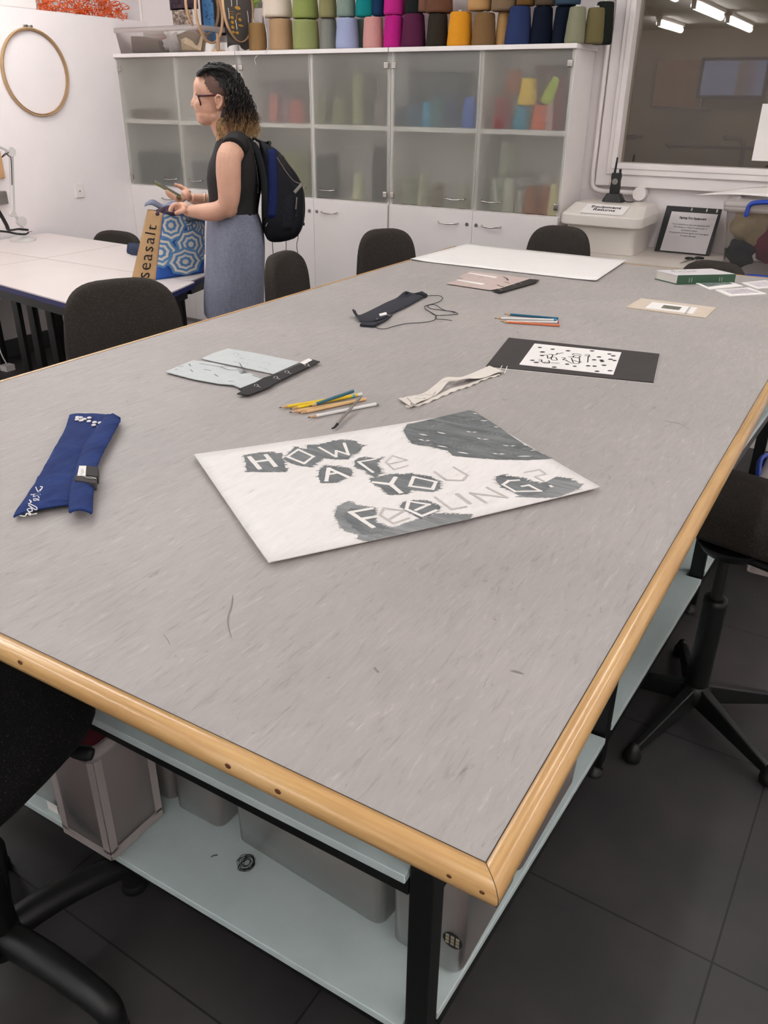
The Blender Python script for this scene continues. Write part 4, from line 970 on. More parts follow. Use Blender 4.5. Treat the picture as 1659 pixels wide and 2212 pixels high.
# white sheets on the stack, paper taped to the window
a = [Vector((-.98, 4.50, 1.108)), Vector((-.66, 4.14, 1.128)), Vector((-.1, 4.14, 1.130)), Vector((-.1, 4.55, 1.134)), Vector((-.6, 4.58, 1.132))]
tag(build('loose_sheet', MB().grid(lambda s, t: lerp(lerp(Vector((-.88, 4.45, 1.10)), Vector((-.06, 4.17, 1.142)), s), lerp(Vector((-.66, 4.62, 1.135)), Vector((-.06, 4.55, 1.150)), s), t)+Vector((0, 0, .010*sin(s*6))), 16, 4, .0012), 'paper'), 'large white sheet lying over the top clear box and drooping left', 'paper')
a = GY(1646, 224, YB-.001); b = GY(1622, 346, YB-.001)
sx0 = -.689
tag(build('taped_sheet', MB().box(sx0, sx0+.21, YB+.009, YB+.0115, b.z-.002, a.z), 'paper'), 'white sheet taped to the dark window at the right', 'paper')

# ================================================================== BOXES ON THE TABLE SHELVES
SL = .1415
GD = 'cloudy plastic boxes under the grey table'
clear_box('storage_box', 'tall narrow cloudy box at the shelf end beside the black mesh seat', (-1.105, .775, SL), 0, .15, .15, .30, 'box_cloudy', 'box_rim', .006, False, GD, bands=True)
clear_box('storage_box', 'dim cloudy box behind the tall narrow one on the lower shelf', (-1.17, 1.01, SL), 0, .28, .28, .27, 'box_cloudy', 'box_rim', .01, False, GD)
bl = clear_box('storage_box', 'cloudy box with a small barcode label left of the tall narrow box', (-1.345, .80, SL), 0, .30, .13, .28, 'box_cloudy', 'box_rim', .006, False, GD)
lbp = GY(115, 1745, .733)
build('sticker', MB().box(lbp.x-.016, lbp.x+.016, .7315, .7330, lbp.z-.012, lbp.z+.014), 'paper', bl)
clear_box('storage_box', 'cloudy box nearest the middle of the lower shelf, back from the rest', (-.965, 1.02, SL), 0, .14, .30, .27, 'box_cloudy', 'box_rim', .006, False, GD)
clear_box('storage_box', 'wide cloudy box across the lower shelf behind the loose threads', (-.672, 1.02, SL), -.06, .37, .32, .29, 'box_cloudy', 'box_rim', .006, False, GD)
bf = clear_box('storage_box', 'cloudy box with a round printed emblem behind the front table leg', (-.405, .97, SL), -.02, .15, .26, .30, 'box_cloudy', 'box_rim', .006, False, GD)
clear_box('storage_box', 'cloudy box sticking out from the upper shelf under the right table edge', (-.335, .92, .5005), -.03, .215, .26, .23, 'box_cloudy', 'box_rim', .012, False, GD)
contents = mat('pinkish_cloth', (150, 112, 112), .9, var=.2, vscale=20); contents2 = mat('beige_cloth', (168, 150, 132), .9, var=.2, vscale=14)
def fill(lab, x0, x1, y0, y1, z1, m_, seed, z0=SL+.004):
    c_ = Vector(((x0+x1)/2, (y0+y1)/2, (z0+z1)/2)); mb = MB().sphere(c_, 1, 28, 18, ((x1-x0)/2, (y1-y0)/2, (z1-z0)/2))
    for i, p in enumerate(mb.v):
        q_ = p-c_; q_ = Vector((sup(q_.x/((x1-x0)/2), .6)*(x1-x0)/2, sup(q_.y/((y1-y0)/2), .6)*(y1-y0)/2, sup(q_.z/((z1-z0)/2), .7)*(z1-z0)/2))
        mb.v[i] = c_+q_*(1-.16*abs(noise.noise(p*22+Vector((seed, 0, 0)))))
    tag(build('folded_cloth', mb, m_), lab, 'cloth', 'folded cloth inside the cloudy boxes')
fill('reddish cloth bundle inside the tall narrow cloudy box', -1.17, -1.04, .715, .835, SL+.25, mat('dusty_red_cloth', (138, 62, 72), .9, var=.25, vscale=18), 1)
fill('pinkish cloth bundle in the wide cloudy box on the lower shelf', -.845, -.50, .88, 1.16, SL+.24, contents2, 2)
fill('greyish pink cloth bundle in the box behind the wide one', -1.015, -.915, .90, 1.14, SL+.22, contents, 3)
fill('beige cloth bundle in the box with the round emblem', -.462, -.345, .86, 1.08, SL+.26, contents2, 4)
fill('dim brown cloth bundle in the box behind the tall narrow one', -1.28, -1.05, .90, 1.12, SL+.2, contents, 5)
# round emblem sticker: black roundel with pale marks
ec = Vector((-.362, .8405, .0)); ep = GY(988, 2040, .836); ec = Vector((min(ep.x, -.352), .8375, ep.z))
em = build('emblem_sticker', MB().cyl((ec.x, ec.y, ec.z), (ec.x, ec.y+.001, ec.z), .018, n=28), 'ink', bf)
eb = MB()
for r_, s_ in ((.0125, .010), (.0045, .010), (-.0035, .010)):
    for k in (-1, 0, 1): eb.box(ec.x+k*.0095-.0032, ec.x+k*.0095+.0032, ec.y-.0008, ec.y-.0001, ec.z+r_-.007, ec.z+r_-.001)
build('emblem_marks', eb, mat('pale_emblem_print', (176, 166, 140), .6), em)
# loose threads on the lower shelf
th = MB(); tc = GZ(533, 1868, .144)
for i in range(14):
    a = R.uniform(0, 6.28); r_ = R.uniform(.008, .022)
    th.tube(bez([tc+Vector((cos(a+k*1.3)*r_*(.5+.5*((k*7+i) % 3)/2), sin(a+k*1.3)*r_, .002+.006*abs(sin(k+i)))) for k in range(5)], 5), .0006, 4)
tag(build('thread_tangle', th, 'ink'), 'little tangle of black threads on the lower shelf', 'thread')
tag(build('thread', MB().tube(bez([GZ(456, 1851, .1425), GZ(462, 1848, .1425), GZ(470, 1847, .1425)], 6), .0008, 4), 'ink'), 'short black thread left of the tangle', 'thread')

# box with blue handle on the floor beyond the right chair
clear_box('storage_box', 'clear box with a blue handle on the floor behind the right chair', (.055, 3.03, 0), -pi/2, .44, .48, .33, 'box_clear', 'box_rim', .02, True, None, (-1,))

# ================================================================== THINGS ON THE GREY TABLE
def polyface(mb, pts):
    mb.add(pts, [tuple(range(len(pts)))]); return mb
def slab(pts, z0, z1):
    """flat card traced by its four or more corners on the table top"""
    return MB().prism([(p.x, p.y) for p in pts], z0, z1)
# ---- the big painted board
BQ = [(420, 986), (1020, 893), (1295, 1056), (580, 1219)]
bq = [GZ(u, v, .905) for u, v in BQ]
bctr = sum(bq, Vector())/4; bd1 = (bq[1]-bq[0]).normalized(); bd2 = (bq[3]-bq[0]).normalized()
def bz(p): s_ = (p-bctr).dot(bd1)/.30; t_ = (p-bctr).dot(bd2)/.22; return .9025+.0030*s_*s_+.0015*t_*t_
def bp(u, v, off=0.0):
    p = GZ(u, v, .905); p.z = bz(p)+.0028+off; return p
brd = thing('painted_board', 'large white painted board with grey brushed patches and angular letters', 'painting', (bctr.x, bctr.y, .9))
boardm = NT('white_painted_card'); v_ = boardm.coords((1, 1, 1), (0, 0, .3))
n1 = boardm.noise(boardm.coords((1, .25, 1), (0, 0, 1.2)), 70, 7, .7, 1.0)
boardm.link(boardm.ramp(n1, [(.26, rgb(205, 198, 195)), (.36, rgb(240, 233, 229)), (.6, rgb(247, 240, 236))]), boardm.b.inputs['Base Color'])
boardm.b.inputs['Roughness'].default_value = .6; boardm.bump(n1, .35, .0008)
def bfn(s, t):
    p = lerp(lerp(bq[0], bq[1], s), lerp(bq[3], bq[2], s), t); p.z = bz(p)+.0028; return p
gb = MB().grid(lambda s, t: bfn(s, 1-t), 24, 16, .0026)
build('board', gb, boardm.m, brd)
def brushmat(name, lo, hi, sc_=90, al=.12, rz=1.25):
    t = NT(name); a = t.noise(t.coords((al, 1, 1), (0, 0, rz)), sc_, 6, .7, .8); b = t.noise(t.coords(), 14, 4, .6)
    c1 = t.ramp(a, [(.3, rgb(*lo)), (.62, rgb(*hi))]); c2 = t.ramp(b, [(.35, (.85, .85, .85, 1)), (.65, (1.15, 1.15, 1.15, 1))])
    t.link(t.mix(1, c1, c2, 'MULTIPLY'), t.b.inputs['Base Color']); t.b.inputs['Roughness'].default_value = .55; t.bump(a, .3, .0006); return t.m
greyp = brushmat('dark_grey_brushwork', (84, 87, 89), (122, 124, 125)); greyp2 = brushmat('dry_grey_brushwork', (98, 100, 101), (150, 150, 150), 60)
def C1(x, y): return (500+x/3.95, 920+y/3.95)
def C2(x, y): return (700+x/3.95, 980+y/3.95)
def C3(x, y): return (920+x/4.254, 960+y/4.254)
def C4(x, y): return (850+x/4.74, 880+y/4.74)
def jag(C, pts, amp, step, hard=None):
    out = []; n = len(pts)
    for i in range(n):
        a = Vector(C(*pts[i])+(0,)); b = Vector(C(*pts[(i+1) % n])+(0,)); L_ = (b-a).length; k = max(1, int(L_/step))
        nrm_ = Vector((b.y-a.y, a.x-b.x, 0)).normalized()
        for j in range(k):
            p = a.lerp(b, j/k)
            if hard is None or i not in hard:
                s_ = R.uniform(-1, 1)*amp*(1.0 if j % 2 else .3); p = p+nrm_*s_*.5+Vector((s_*1.3, s_*-.3, 0))
            out.append((p.x, p.y))
    return out
def patch(name, C, pts, m, off, amp=3.0, step=1.7, hard=None, lab=None):
    o_ = jag(C, pts, amp, step, hard); mb = MB(); polyface(mb, [bp(u, v, off) for u, v in o_])
    bm = bmesh.new(); vs_ = [bm.verts.new(p) for p in mb.v]; f = bm.faces.new(vs_); ctr2 = sum(mb.v, Vector())/len(mb.v); r_ = bmesh.ops.triangulate(bm, faces=[f])
    bm.verts.index_update(); mb2 = MB(); mb2.add([v.co for v in bm.verts], [tuple(v.index for v in f.verts) for f in bm.faces]); bm.free()
    for q_ in range(int(len(o_)*.55)):
        i_ = R.randrange(len(o_)); u_, v_4 = o_[i_]; edge_i = i_/len(o_)*len(pts)
        if hard and int(edge_i) in hard: continue
        sx_ = 1 if (bp(u_, v_4)-ctr2).dot(rt) > 0 else -1; L2 = R.uniform(3, 8); a_ = (u_-sx_*4, v_4); b_ = (u_+sx_*L2, v_4+R.uniform(-1.2, 1.2))
        A_ = bp(*a_, off=off+.0001); B_ = bp(*b_, off=off+.0001); n__ = (B_-A_).cross(Vector((0, 0, 1))).normalized()*R.uniform(.0005, .0013)
        mb2.add([A_-n__, B_-n__*.3, B_+n__*.3, A_+n__], [(0, 1, 2, 3)])
    return build(name, mb2, m, brd, label=lab)
patch('brushed_patch', C1, [(110, 265), (240, 240), (330, 232), (440, 245), (435, 290), (480, 385), (460, 400), (130, 402), (120, 330)], greyp, .0002)
patch('brushed_patch', C1, [(440, 290), (540, 185), (640, 205), (650, 165), (740, 168), (860, 138), (950, 125), (1050, 130), (1130, 180), (1090, 225), (1010, 262), (1000, 285), (900, 290), (780, 280), (690, 355), (600, 350), (500, 320)], greyp, .0002, 2.4)
patch('brushed_patch', C1, [(745, 385), (800, 340), (1000, 362), (1040, 400), (1010, 435), (900, 485), (760, 490), (740, 440)], greyp, .0002)
patch('brushed_patch', C1, [(1050, 300), (1090, 275), (1280, 280), (1240, 330), (1290, 400), (1220, 442), (1150, 400), (1130, 380), (1050, 350)], greyp, .0002)
patch('brushed_patch', C2, [(390, 215), (560, 180), (700, 180), (740, 168), (900, 200), (1000, 250), (990, 300), (940, 330), (740, 312), (720, 345), (550, 355), (480, 290), (400, 250)], greyp, .0002)
patch('brushed_patch', C2, [(670, 420), (760, 400), (900, 410), (1000, 470), (980, 500), (870, 545), (820, 565), (700, 490), (650, 455)], greyp, .00025)
patch('brushed_patch', C2, [(90, 540), (110, 460), (200, 410), (310, 445), (450, 470), (450, 520), (440, 590), (520, 625), (600, 640), (740, 585), (830, 560), (960, 520), (1120, 520), (1270, 528), (1240, 566), (990, 618), (620, 704), (370, 758), (280, 740), (300, 700), (180, 670), (130, 610)], greyp2, .0002, 3.0, 2.2, (15, 16, 17))
patch('brushed_patch', C2, [(160, 540), (230, 470), (440, 490), (430, 590), (520, 628), (500, 690), (330, 700), (250, 640)], greyp, .0003, 2.0)
patch('brushed_patch', C3, [(650, 300), (700, 290), (900, 320), (1000, 362), (1120, 370), (1150, 400), (1120, 430), (1000, 480), (860, 470), (820, 455), (700, 400), (645, 350)], greyp, .0003)
patch('brushed_patch', C3, [(1100, 400), (1200, 310), (1320, 335), (1440, 390), (1400, 430), (1200, 500), (1050, 505), (840, 492), (960, 460)], greyp2, .0002, 3.0)
scl = brushmat('grey_scale_brushwork', (74, 78, 79), (122, 125, 125), 46)
patch('scale_patch', C4, [(100, 240), (140, 186), (770, 50), (828, 60), (1080, 218), (1320, 386), (1622, 543), (1400, 552), (1100, 545), (800, 522), (600, 500), (560, 450), (350, 402), (190, 375), (130, 310)], scl, .0002, 2.0, 2.2, (1, 2, 3, 4, 5))
ps = [MB(), MB()]
def stroke(mb, C, pts, w0, off, taper=False, closed=False):
    P_ = [bp(*C(*p), off=off) for p in pts]
    if closed: P_ = P_+[P_[0]]
    for i in range(len(P_)-1):
        a, b = P_[i], P_[i+1]; d = (b-a); L_ = d.length; d.normalize(); n_ = d.cross(Vector((0, 0, 1)))*w0/2
        e0 = d*w0*.5 if not taper else d*0
        k = max(2, int(L_/.006)); L1 = []; L2 = []
        for j in range(k+1):
            t_ = j/k; q_ = (a-e0).lerp(b+e0, t_); s_ = (sin(pi*t_)**.5 if taper else 1)*(1+R.uniform(-.10, .10)); q_.z = bz(q_)+.0028+off
            L1.append(q_+n_*s_); L2.append(q_-n_*s_)
        mb.add(L1+L2, [(j, j+1, k+2+j, k+1+j) for j in range(k)])
white_ = mat('unpainted_letter_white', (246, 240, 235), .6); grl = mat('pale_grey_letter', (196, 189, 184), .6)
def letter(C, strokes, w_, m, closed=False, off=.0006):
    mb = MB()
    for st in strokes: stroke(mb, C, st, w_, off, closed=closed)
    build('letter', mb, m, brd)
letter(C1, [[(155, 280), (240, 375)], [(295, 260), (375, 352)], [(205, 318), (330, 300)]], .0085, white_)
letter(C1, [[(570, 210), (700, 268), (620, 328), (478, 272)]], .0060, white_, True)
letter(C1, [[(750, 192), (892, 268)], [(892, 268), (895, 218)], [(895, 218), (1000, 250)], [(998, 250), (962, 155)]], .0060, white_)
letter(C1, [[(810, 472), (830, 368)], [(830, 368), (1000, 443)], [(845, 415), (905, 405)]], .0075, white_)
letter(C1, [[(1205, 398), (1085, 312)], [(1085, 312), (1225, 287)]], .0060, white_)
letter(C1, [[(1500, 295), (1375, 258), (1315, 310), (1385, 375), (1505, 342)], [(1500, 295), (1345, 328)]], .0034, grl)
letter(C2, [[(425, 248), (570, 265)], [(608, 208), (570, 265), (652, 335)]], .0085, white_)
letter(C2, [[(765, 202), (955, 245), (925, 308), (732, 280)]], .0066, white_, True)
letter(C2, [[(945, 160), (1040, 228), (1180, 233), (1225, 190), (1108, 122)]], .0048, grl)
letter(C2, [[(225, 508), (415, 635)], [(225, 508), (402, 475)], [(340, 562), (440, 545)]], .0078, white_)
letter(C2, [[(680, 495), (510, 470), (478, 530), (590, 605), (722, 560)], [(680, 495), (565, 562)]], .0046, grl)
letter(C2, [[(895, 440), (722, 412), (703, 480), (835, 540), (955, 492)], [(895, 440), (785, 488)]], .0062, white_)
letter(C2, [[(948, 378), (1088, 482), (1210, 460)]], .0048, grl); letter(C2, [[(1140, 352), (1240, 430)]], .0068, grl)
letter(C2, [[(1380, 425), (1250, 342), (1560, 384), (1392, 297)]], .0048, grl)
letter(C3, [[(850, 340), (760, 345), (708, 380), (820, 445), (1052, 443), (945, 388), (885, 397)]], .0056, white_)
letter(C3, [[(905, 270), (1040, 245), (1098, 285), (1000, 310), (1085, 355)]], .0036, grl); letter(C3, [[(1145, 398), (1152, 403)]], .006, white_)
for pts in ([(260, 280), (350, 300)], [(440, 262), (540, 285)], [(740, 258), (800, 270), (860, 268)], [(250, 330), (320, 352), (380, 348)], [(850, 325), (900, 338), (980, 342)], [(440, 400), (560, 418)], [(650, 465), (775, 485)],
            [(1010, 480), (1070, 492), (1145, 488)], [(1110, 400), (1190, 414), (1250, 408)], [(1260, 515), (1415, 518)], [(810, 80), (860, 90)], [(880, 155), (970, 158)], [(1020, 215), (1080, 225)], [(1320, 400), (1390, 410)], [(1390, 455), (1465, 460)]):
    mb = MB(); stroke(mb, C4, pts, .0046, .0007, True); build('scale_highlight', mb, white_, brd)
lg = mat('mid_grey_brush_stroke', (126, 129, 130), .6, var=.25, vscale=40); sg = MB()
for i in range(420):
    x = R.uniform(170, 1450); y = 60+abs(R.gauss(0, 1))*10+R.uniform(0, 440)
    top_ = 190-(x-140)*.222 if x < 780 else 50+(x-780)*.588
    if y < top_+22 or y > 395+(x-350)*.13: continue
    stroke(sg, C4, [(x-45, y-3), (x, y+R.uniform(4, 14)), (x+50, y-R.uniform(0, 8))], R.uniform(.0012, .0034), .0004, True)
build('scale_strokes', sg, lg, brd)['kind'] = 'stuff'

# ---- large white sheets at the far end
sh = [GZ(u, v, .9) for u, v in ((1013, 528), (1352, 563), (1285, 608), (886, 562))]
def shfn(k):
    def f(s, t):
        p = lerp(lerp(sh[0], sh[1], s), lerp(sh[3], sh[2], s), 1-t)
        p = p+Vector((.004*k, -.005*k, 0)); e = max(0, abs(2*s-1)-.8)*.02+max(0, (1-t)-.0)*0
        p.z = .9012+.0016*k+e*(1 if s < .5 else .7); return p
    return f
for k in range(3):
    tag(build('paper_sheet', MB().grid(shfn(k), 24, 10, .001), 'paper'), ['large white sheet at the bottom of the pile at the far end of the table', 'large white sheet in the middle of the pile at the far end', 'large white sheet on top of the pile at the far end of the table'][k], 'paper', 'large white sheets at the far end')

# ---- flat cards
def card(name, lab, cat, pts, m, z0, z1, grp=None):
    P_ = [GZ(u, v, z1) for u, v in pts]; c_ = sum(P_, Vector())/len(P_)
    o_ = thing(name, lab, cat, (c_.x, c_.y, z0), 0, grp); build('card', slab(P_, z0, z1), m, o_, bevel=.0003); return o_, P_
blk = mat('black_mount_card', (54, 49, 48), .75, var=.06, vscale=20); beige = mat('beige_mount_card', (206, 190, 172), .8, var=.05, vscale=20); pink = mat('dusty_pink_card', (196, 176, 168), .8, var=.05, vscale=20)
o, P_ = card('mounted_print', 'black mount card with a white print of black dabs and lettering', 'print', [(1099, 729), (1425, 764), (1412, 826), (1050, 790)], blk, .9005, .9035)
def C6(x, y): return (1120+x/6.9125, 735+y/6.9125)
build('card_back', slab([GZ(u, v, .9006) for u, v in [(1099, 731), (1425, 766), (1412, 829), (1050, 793)]], .9002, .9012), 'paper', o)
build('white_print', slab([GZ(*C6(*p), .904) for p in ((240, 48), (1537, 180), (1415, 515), (10, 362))], .9036, .9041), 'paper', o)
inkb = mat('block_ink', (34, 30, 32), .6)
for (x, y) in ((320, 108), (510, 134), (740, 157), (1098, 159), (357, 175), (1358, 205), (1415, 233), (207, 299), (1203, 250), (265, 331), (1130, 292), (1240, 298), (1250, 316), (1375, 284), (1434, 303), (728, 357), (840, 388), (1040, 381), (1135, 386), (1277, 373), (534, 401), (1174, 462), (1367, 455), (352, 228)):
    mb = MB(); c_ = GZ(*C6(x, y), .9044); e1 = (GZ(*C6(x+36, y+1), .9044)-c_)*R.uniform(.85, 1.15); e2 = (GZ(*C6(x, y-9), .9044)-c_)
    mb.add([c_+e1*cos(a)+e2*sin(a)+Vector((0, 0, .0001)) for a in [2*pi*k/14 for k in range(14)]], [tuple(range(14))]); build('ink_dab', mb, inkb, o)
def inkline(C, pts, w_, z, mb):
    P2 = bez([GZ(*C(*p), z) for p in pts], 4)
    for i in range(len(P2)-1):
        a, b = P2[i], P2[i+1]; n_ = (b-a).cross(Vector((0, 0, 1))); n_ = n_.normalized()*w_/2 if n_.length > 1e-9 else Vector()
        mb.add([a-n_, b-n_, b+n_, a+n_], [(0, 1, 2, 3)])
for grp_ in ([[(385, 215), (430, 225), (440, 270), (500, 250), (540, 250)], [(445, 210), (510, 215), (490, 285), (575, 295), (555, 255)], [(480, 212), (560, 215), (580, 190)], [(580, 205), (640, 190), (675, 188)]],
             [[(300, 285), (345, 290), (350, 320), (390, 340), (460, 335), (450, 300)], [(380, 335), (420, 325), (470, 342)], [(300, 312), (340, 308)], [(480, 335), (615, 343)]],
             [[(640, 262), (700, 262), (660, 292), (700, 290), (730, 310), (800, 342), (900, 345), (915, 300)], [(805, 215), (830, 198), (900, 205), (945, 222)], [(745, 245), (820, 248), (870, 262), (920, 250), (900, 228), (830, 230), (815, 255)], [(790, 262), (800, 290), (820, 335)], [(815, 295), (900, 320), (950, 325)], [(910, 262), (912, 300)]],
             [[(980, 228), (1040, 235), (1075, 250)], [(990, 213), (1060, 218), (1040, 245)], [(1040, 245), (1038, 290), (1032, 332)]]):
    mb = MB()
    for l_ in grp_: inkline(C6, l_, .0030, .9045, mb)
    build('ink_lettering', mb, inkb, o)
# beige card with small print
o, P_ = card('mounted_print', 'beige card with a small cream label print, right of the pencils', 'print', [(1384, 644), (1548, 664), (1524, 686), (1353, 663)], beige, .9003, .9033)
def C8(x, y): return (1300+x/4.621, 560+y/4.621)
build('cream_label', slab([GZ(*C8(*p), .9036) for p in ((505, 427), (955, 482), (905, 545), (430, 486))], .9034, .9039), 'paper', o)
build('grey_print', slab([GZ(*C8(*p), .904) for p in ((620, 456), (800, 478), (770, 508), (590, 487))], .9040, .9043), mat('grey_block_print', (120, 118, 104), .7, var=.4, vscale=220), o)
mb = MB()
for k in range(5): inkline(C8, [(625+k*3, 464+k*6), (700, 472+k*6), (765-k*3, 480+k*5)], .0016, .9045, mb)
build('dark_lines', mb, inkb, o); mb = MB()
for k in range(6): inkline(C8, [(893-k*9, 473+k*12), (870-k*9, 480+k*12), (898-k*9, 484+k*12)], .0018, .9042, mb)
build('small_lettering', mb, inkb, o)
# pink and black cards tied together (far) and pale blue cloth with black strip (near): two leaves + bound strip
def C9(x, y): return (740+x/3.19, 560+y/3.19)
o = thing('bound_cards', 'two dusty pink cards bound along a black strip, beside the white sheets', 'cards', GZ(1070, 610, .9))
build('card', slab([GZ(*C9(*p), .903) for p in ((885, 80), (1320, 135), (1290, 165), (1060, 185), (795, 122))], .9005, .9028), pink, o)
build('card', slab([GZ(*C9(*p), .905) for p in ((830, 132), (1140, 160), (1230, 168), (1085, 210), (1010, 210), (718, 166))], .9030, .9048), pink, o)
build('white_strip', slab([GZ(*C9(*p), .9055) for p in ((780, 143), (800, 140), (985, 168), (960, 176))], .9050, .9054), 'paper', o)
build('white_strip', slab([GZ(*C9(*p), .9035) for p in ((860, 94), (880, 92), (1070, 122), (1050, 128))], .9029, .9033), 'paper', o)
build('black_strip', slab([GZ(*C9(*p), .907) for p in ((1025, 212), (1090, 200), (1290, 135), (1355, 142), (1330, 160), (1085, 228))], .9052, .9072), 'black_plastic', o)
mb = MB()
for p in (([(1065, 175), (1095, 188), (1110, 185)]), ([(1115, 155), (1150, 165)]), ([(1105, 118), (1130, 130), (1142, 145)]), ([(940, 122), (970, 124)])): inkline(C9, p, .004, .9057, mb)
build('black_cutouts', mb, 'ink', o); mb = MB()
for p in ([(1075, 205), (1100, 212)], [(1175, 175), (1195, 180)], [(1215, 160), (1235, 166)]): inkline(C9, p, .002, .9075, mb)
build('white_knots', mb, 'paper', o)
# pale blue cloth piece with black strip
def C10(x, y): return (340+x/3.318, 720+y/3.318)
pb = mat('pale_blue_cloth', (204, 208, 207), .85, var=.04, vscale=30, bump=.3, bscale=300)
o = thing('cloth_sample', 'pale blue cloth pieces with pen marks, bound by a black strip', 'cloth', GZ(520, 800, .9))
def clothpoly(C, pts, z, th_=.0016, amp=.0015, n_=4):
    """cloth traced by an outline, gently uneven"""
    P2 = [GZ(*C(*p), z) for p in pts]; return MB().prism([(p.x, p.y) for p in P2], z-th_, z)
build('cloth_leaf', clothpoly(C10, ((315, 180), (405, 140), (505, 108), (700, 140), (1020, 205), (830, 290), (700, 262), (560, 232), (400, 200)), .9035), pb, o)
build('cloth_leaf', clothpoly(C10, ((58, 275), (160, 230), (260, 192), (420, 215), (590, 255), (760, 325), (600, 392), (540, 368), (440, 360), (250, 325)), .9055), pb, o)
build('black_strip', clothpoly(C10, ((570, 432), (605, 412), (580, 398), (700, 352), (760, 318), (850, 290), (1040, 212), (1085, 178), (1165, 202), (1050, 255), (870, 340), (800, 385), (650, 442)), .9080, .002), mat('black_felt_strip', (44, 42, 42), .9, var=.1), o)
build('white_tag', clothpoly(C10, ((1022, 208), (1085, 178), (1112, 190), (1050, 222)), .9086, .0005), 'paper', o)
penm = mat('dark_pen_mark', (58, 58, 62), .7)
pen = [[(300, 215), (380, 228), (450, 240), (510, 262), (580, 262)], [(225, 218), (240, 235)], [(150, 240), (190, 235)], [(125, 262), (145, 255)], [(235, 260), (255, 275)], [(330, 258), (385, 268)], [(408, 292), (436, 310)], [(505, 342), (550, 345)], [(590, 215), (620, 255), (680, 275), (820, 290)], [(680, 300), (745, 322)], [(620, 250), (560, 235), (450, 240)]]
for l_ in pen:
    mb = MB(); inkline(C10, l_, .0022, .9058, mb); build('pen_mark', mb, penm, o)
mb = MB()
for k in range(9): inkline(C10, [(575+k*9, 255+k*2), (600+k*7, 290-k), (620+k*3, 262+k*3)], .0009, .9059, mb)
build('scribble', mb, penm, o)
mb = MB()
for l_ in ([(545, 150), (560, 138), (582, 145), (575, 162), (550, 165)], [(590, 172), (605, 182), (612, 172)], [(620, 180), (632, 188)], [(650, 185), (665, 190)], [(555, 200), (560, 212), (575, 206)], [(585, 206), (592, 216)], [(605, 208), (622, 214)], [(640, 214), (652, 222)], [(745, 205), (765, 208), (780, 206)], [(785, 212), (800, 216), (812, 226)], [(720, 240), (735, 246), (740, 240)], [(755, 248), (770, 252), (800, 268)]):
    inkline(C10, l_, .0009, .9037, mb)
build('thin_handwriting', mb, mat('grey_pen', (120, 120, 126), .7), o)
mb = MB()
for (x, y) in ((712, 375), (852, 318), (932, 278), (1075, 228)):
    inkline(C10, [(x-18, y+4), (x-14, y-8), (x+2, y-10), (x+10, y+2), (x-8, y+6)], .0011, .9084, mb); inkline(C10, [(x+6, y+2), (x+28, y+12)], .0011, .9084, mb)
build('white_knots', mb, 'paper', o)

# ---- navy cloth with buttons and writing, left
def C7(x, y): return (x/5.184, 860+y/5.184)
def navy():
    t = NT('navy_cotton'); a = t.noise(t.coords((1, .35, 1), (0, 0, -.5)), 30, 4, .6, .8); b_ = t.noise(t.coords(), 700, 2)
    t.link(t.ramp(a, [(.3, rgb(28, 44, 92)), (.7, rgb(44, 64, 120))]), t.b.inputs['Base Color']); t.b.inputs['Roughness'].default_value = .85; t.b.inputs['Specular IOR Level'].default_value = .2; t.bump(a, .5, .004); return t.m
nv = navy()
o = thing('navy_cuff', 'long navy cloth cuff with pearly buttons and white stitched writing', 'cloth', GZ(140, 1010, .9))
def strip(C, left, right, z0, hfun, th_, nu=26, nv_=60):
    Lp = bez([GZ(*C(*p), z0) for p in left], 10); Rp = bez([GZ(*C(*p), z0) for p in right], 10)
    def smp(P_, t): x = t*(len(P_)-1); i = min(int(x), len(P_)-2); return P_[i].lerp(P_[i+1], x-i)
    def f(s, t):
        p = smp(Lp, t).lerp(smp(Rp, t), s); p.z = z0+hfun(s, t, p); return p
    return MB().grid(f, nu, nv_, th_)
def nh(s, t, p):
    wr = 0
    for (tt, ss, a) in ((.33, .45, .004), (.46, .3, .003), (.55, .25, .003), (.40, .8, .003), (.86, .6, .003)):
        wr += a*math.exp(-((t-tt-.06*(s-ss))/.012)**2)*math.exp(-((s-ss)/.35)**2)
    return .004+.005*sin(pi*s)**.5+wr+.002*noise.noise(p*40)
Lc = [(790, 220), (740, 380), (600, 640), (470, 880), (320, 1120), (215, 1270), (165, 1365)]
Rc = [(1320, 240), (1230, 500), (1130, 640), (1050, 860), (990, 1000), (880, 1160), (785, 1240)]
build('cloth_band', strip(C7, Lc, Rc, .9005, nh, .003), nv, o)
build('folded_flap', strip(C7, [(1200, 225), (1130, 330), (960, 560), (880, 800), (830, 960), (800, 1150), (800, 1320)], [(1340, 290), (1225, 500), (1110, 720), (1060, 880), (1040, 1010), (1030, 1160), (1020, 1330)], .9075, lambda s, t, p: .004+.006*sin(pi*s)**.6+.0015*noise.noise(p*50), .004), nv, o)
build('rolled_end', MB().tube([GZ(*C7(1170, 232), .912), GZ(*C7(1260, 222), .913), GZ(*C7(1325, 245), .911)], [.005, .010, .007], 12), nv, o)
btn = mat('pearl_button', (232, 226, 224), .2, var=.05)
for (x, y) in ((868, 214), (862, 240), (905, 218), (908, 250), (945, 235), (1000, 220), (995, 258), (1060, 270), (1050, 302), (1120, 276), (1110, 322)):
    c_ = GZ(*C7(x, y), .9135 if x < 980 else .9150); build('button', MB().lathe([(.002, .0022), (.0033, .0026), (.0046, .0018), (.0048, 0), (.002, 0)], c_+Vector((0, 0, -.001)), 16), btn, o)
wr = MB()
def wline(pts, w_=.0016, z=.9120):
    P2 = bez([GZ(*C7(*p), z) for p in pts], 5); wr.tube(P2, w_*.55, 6)
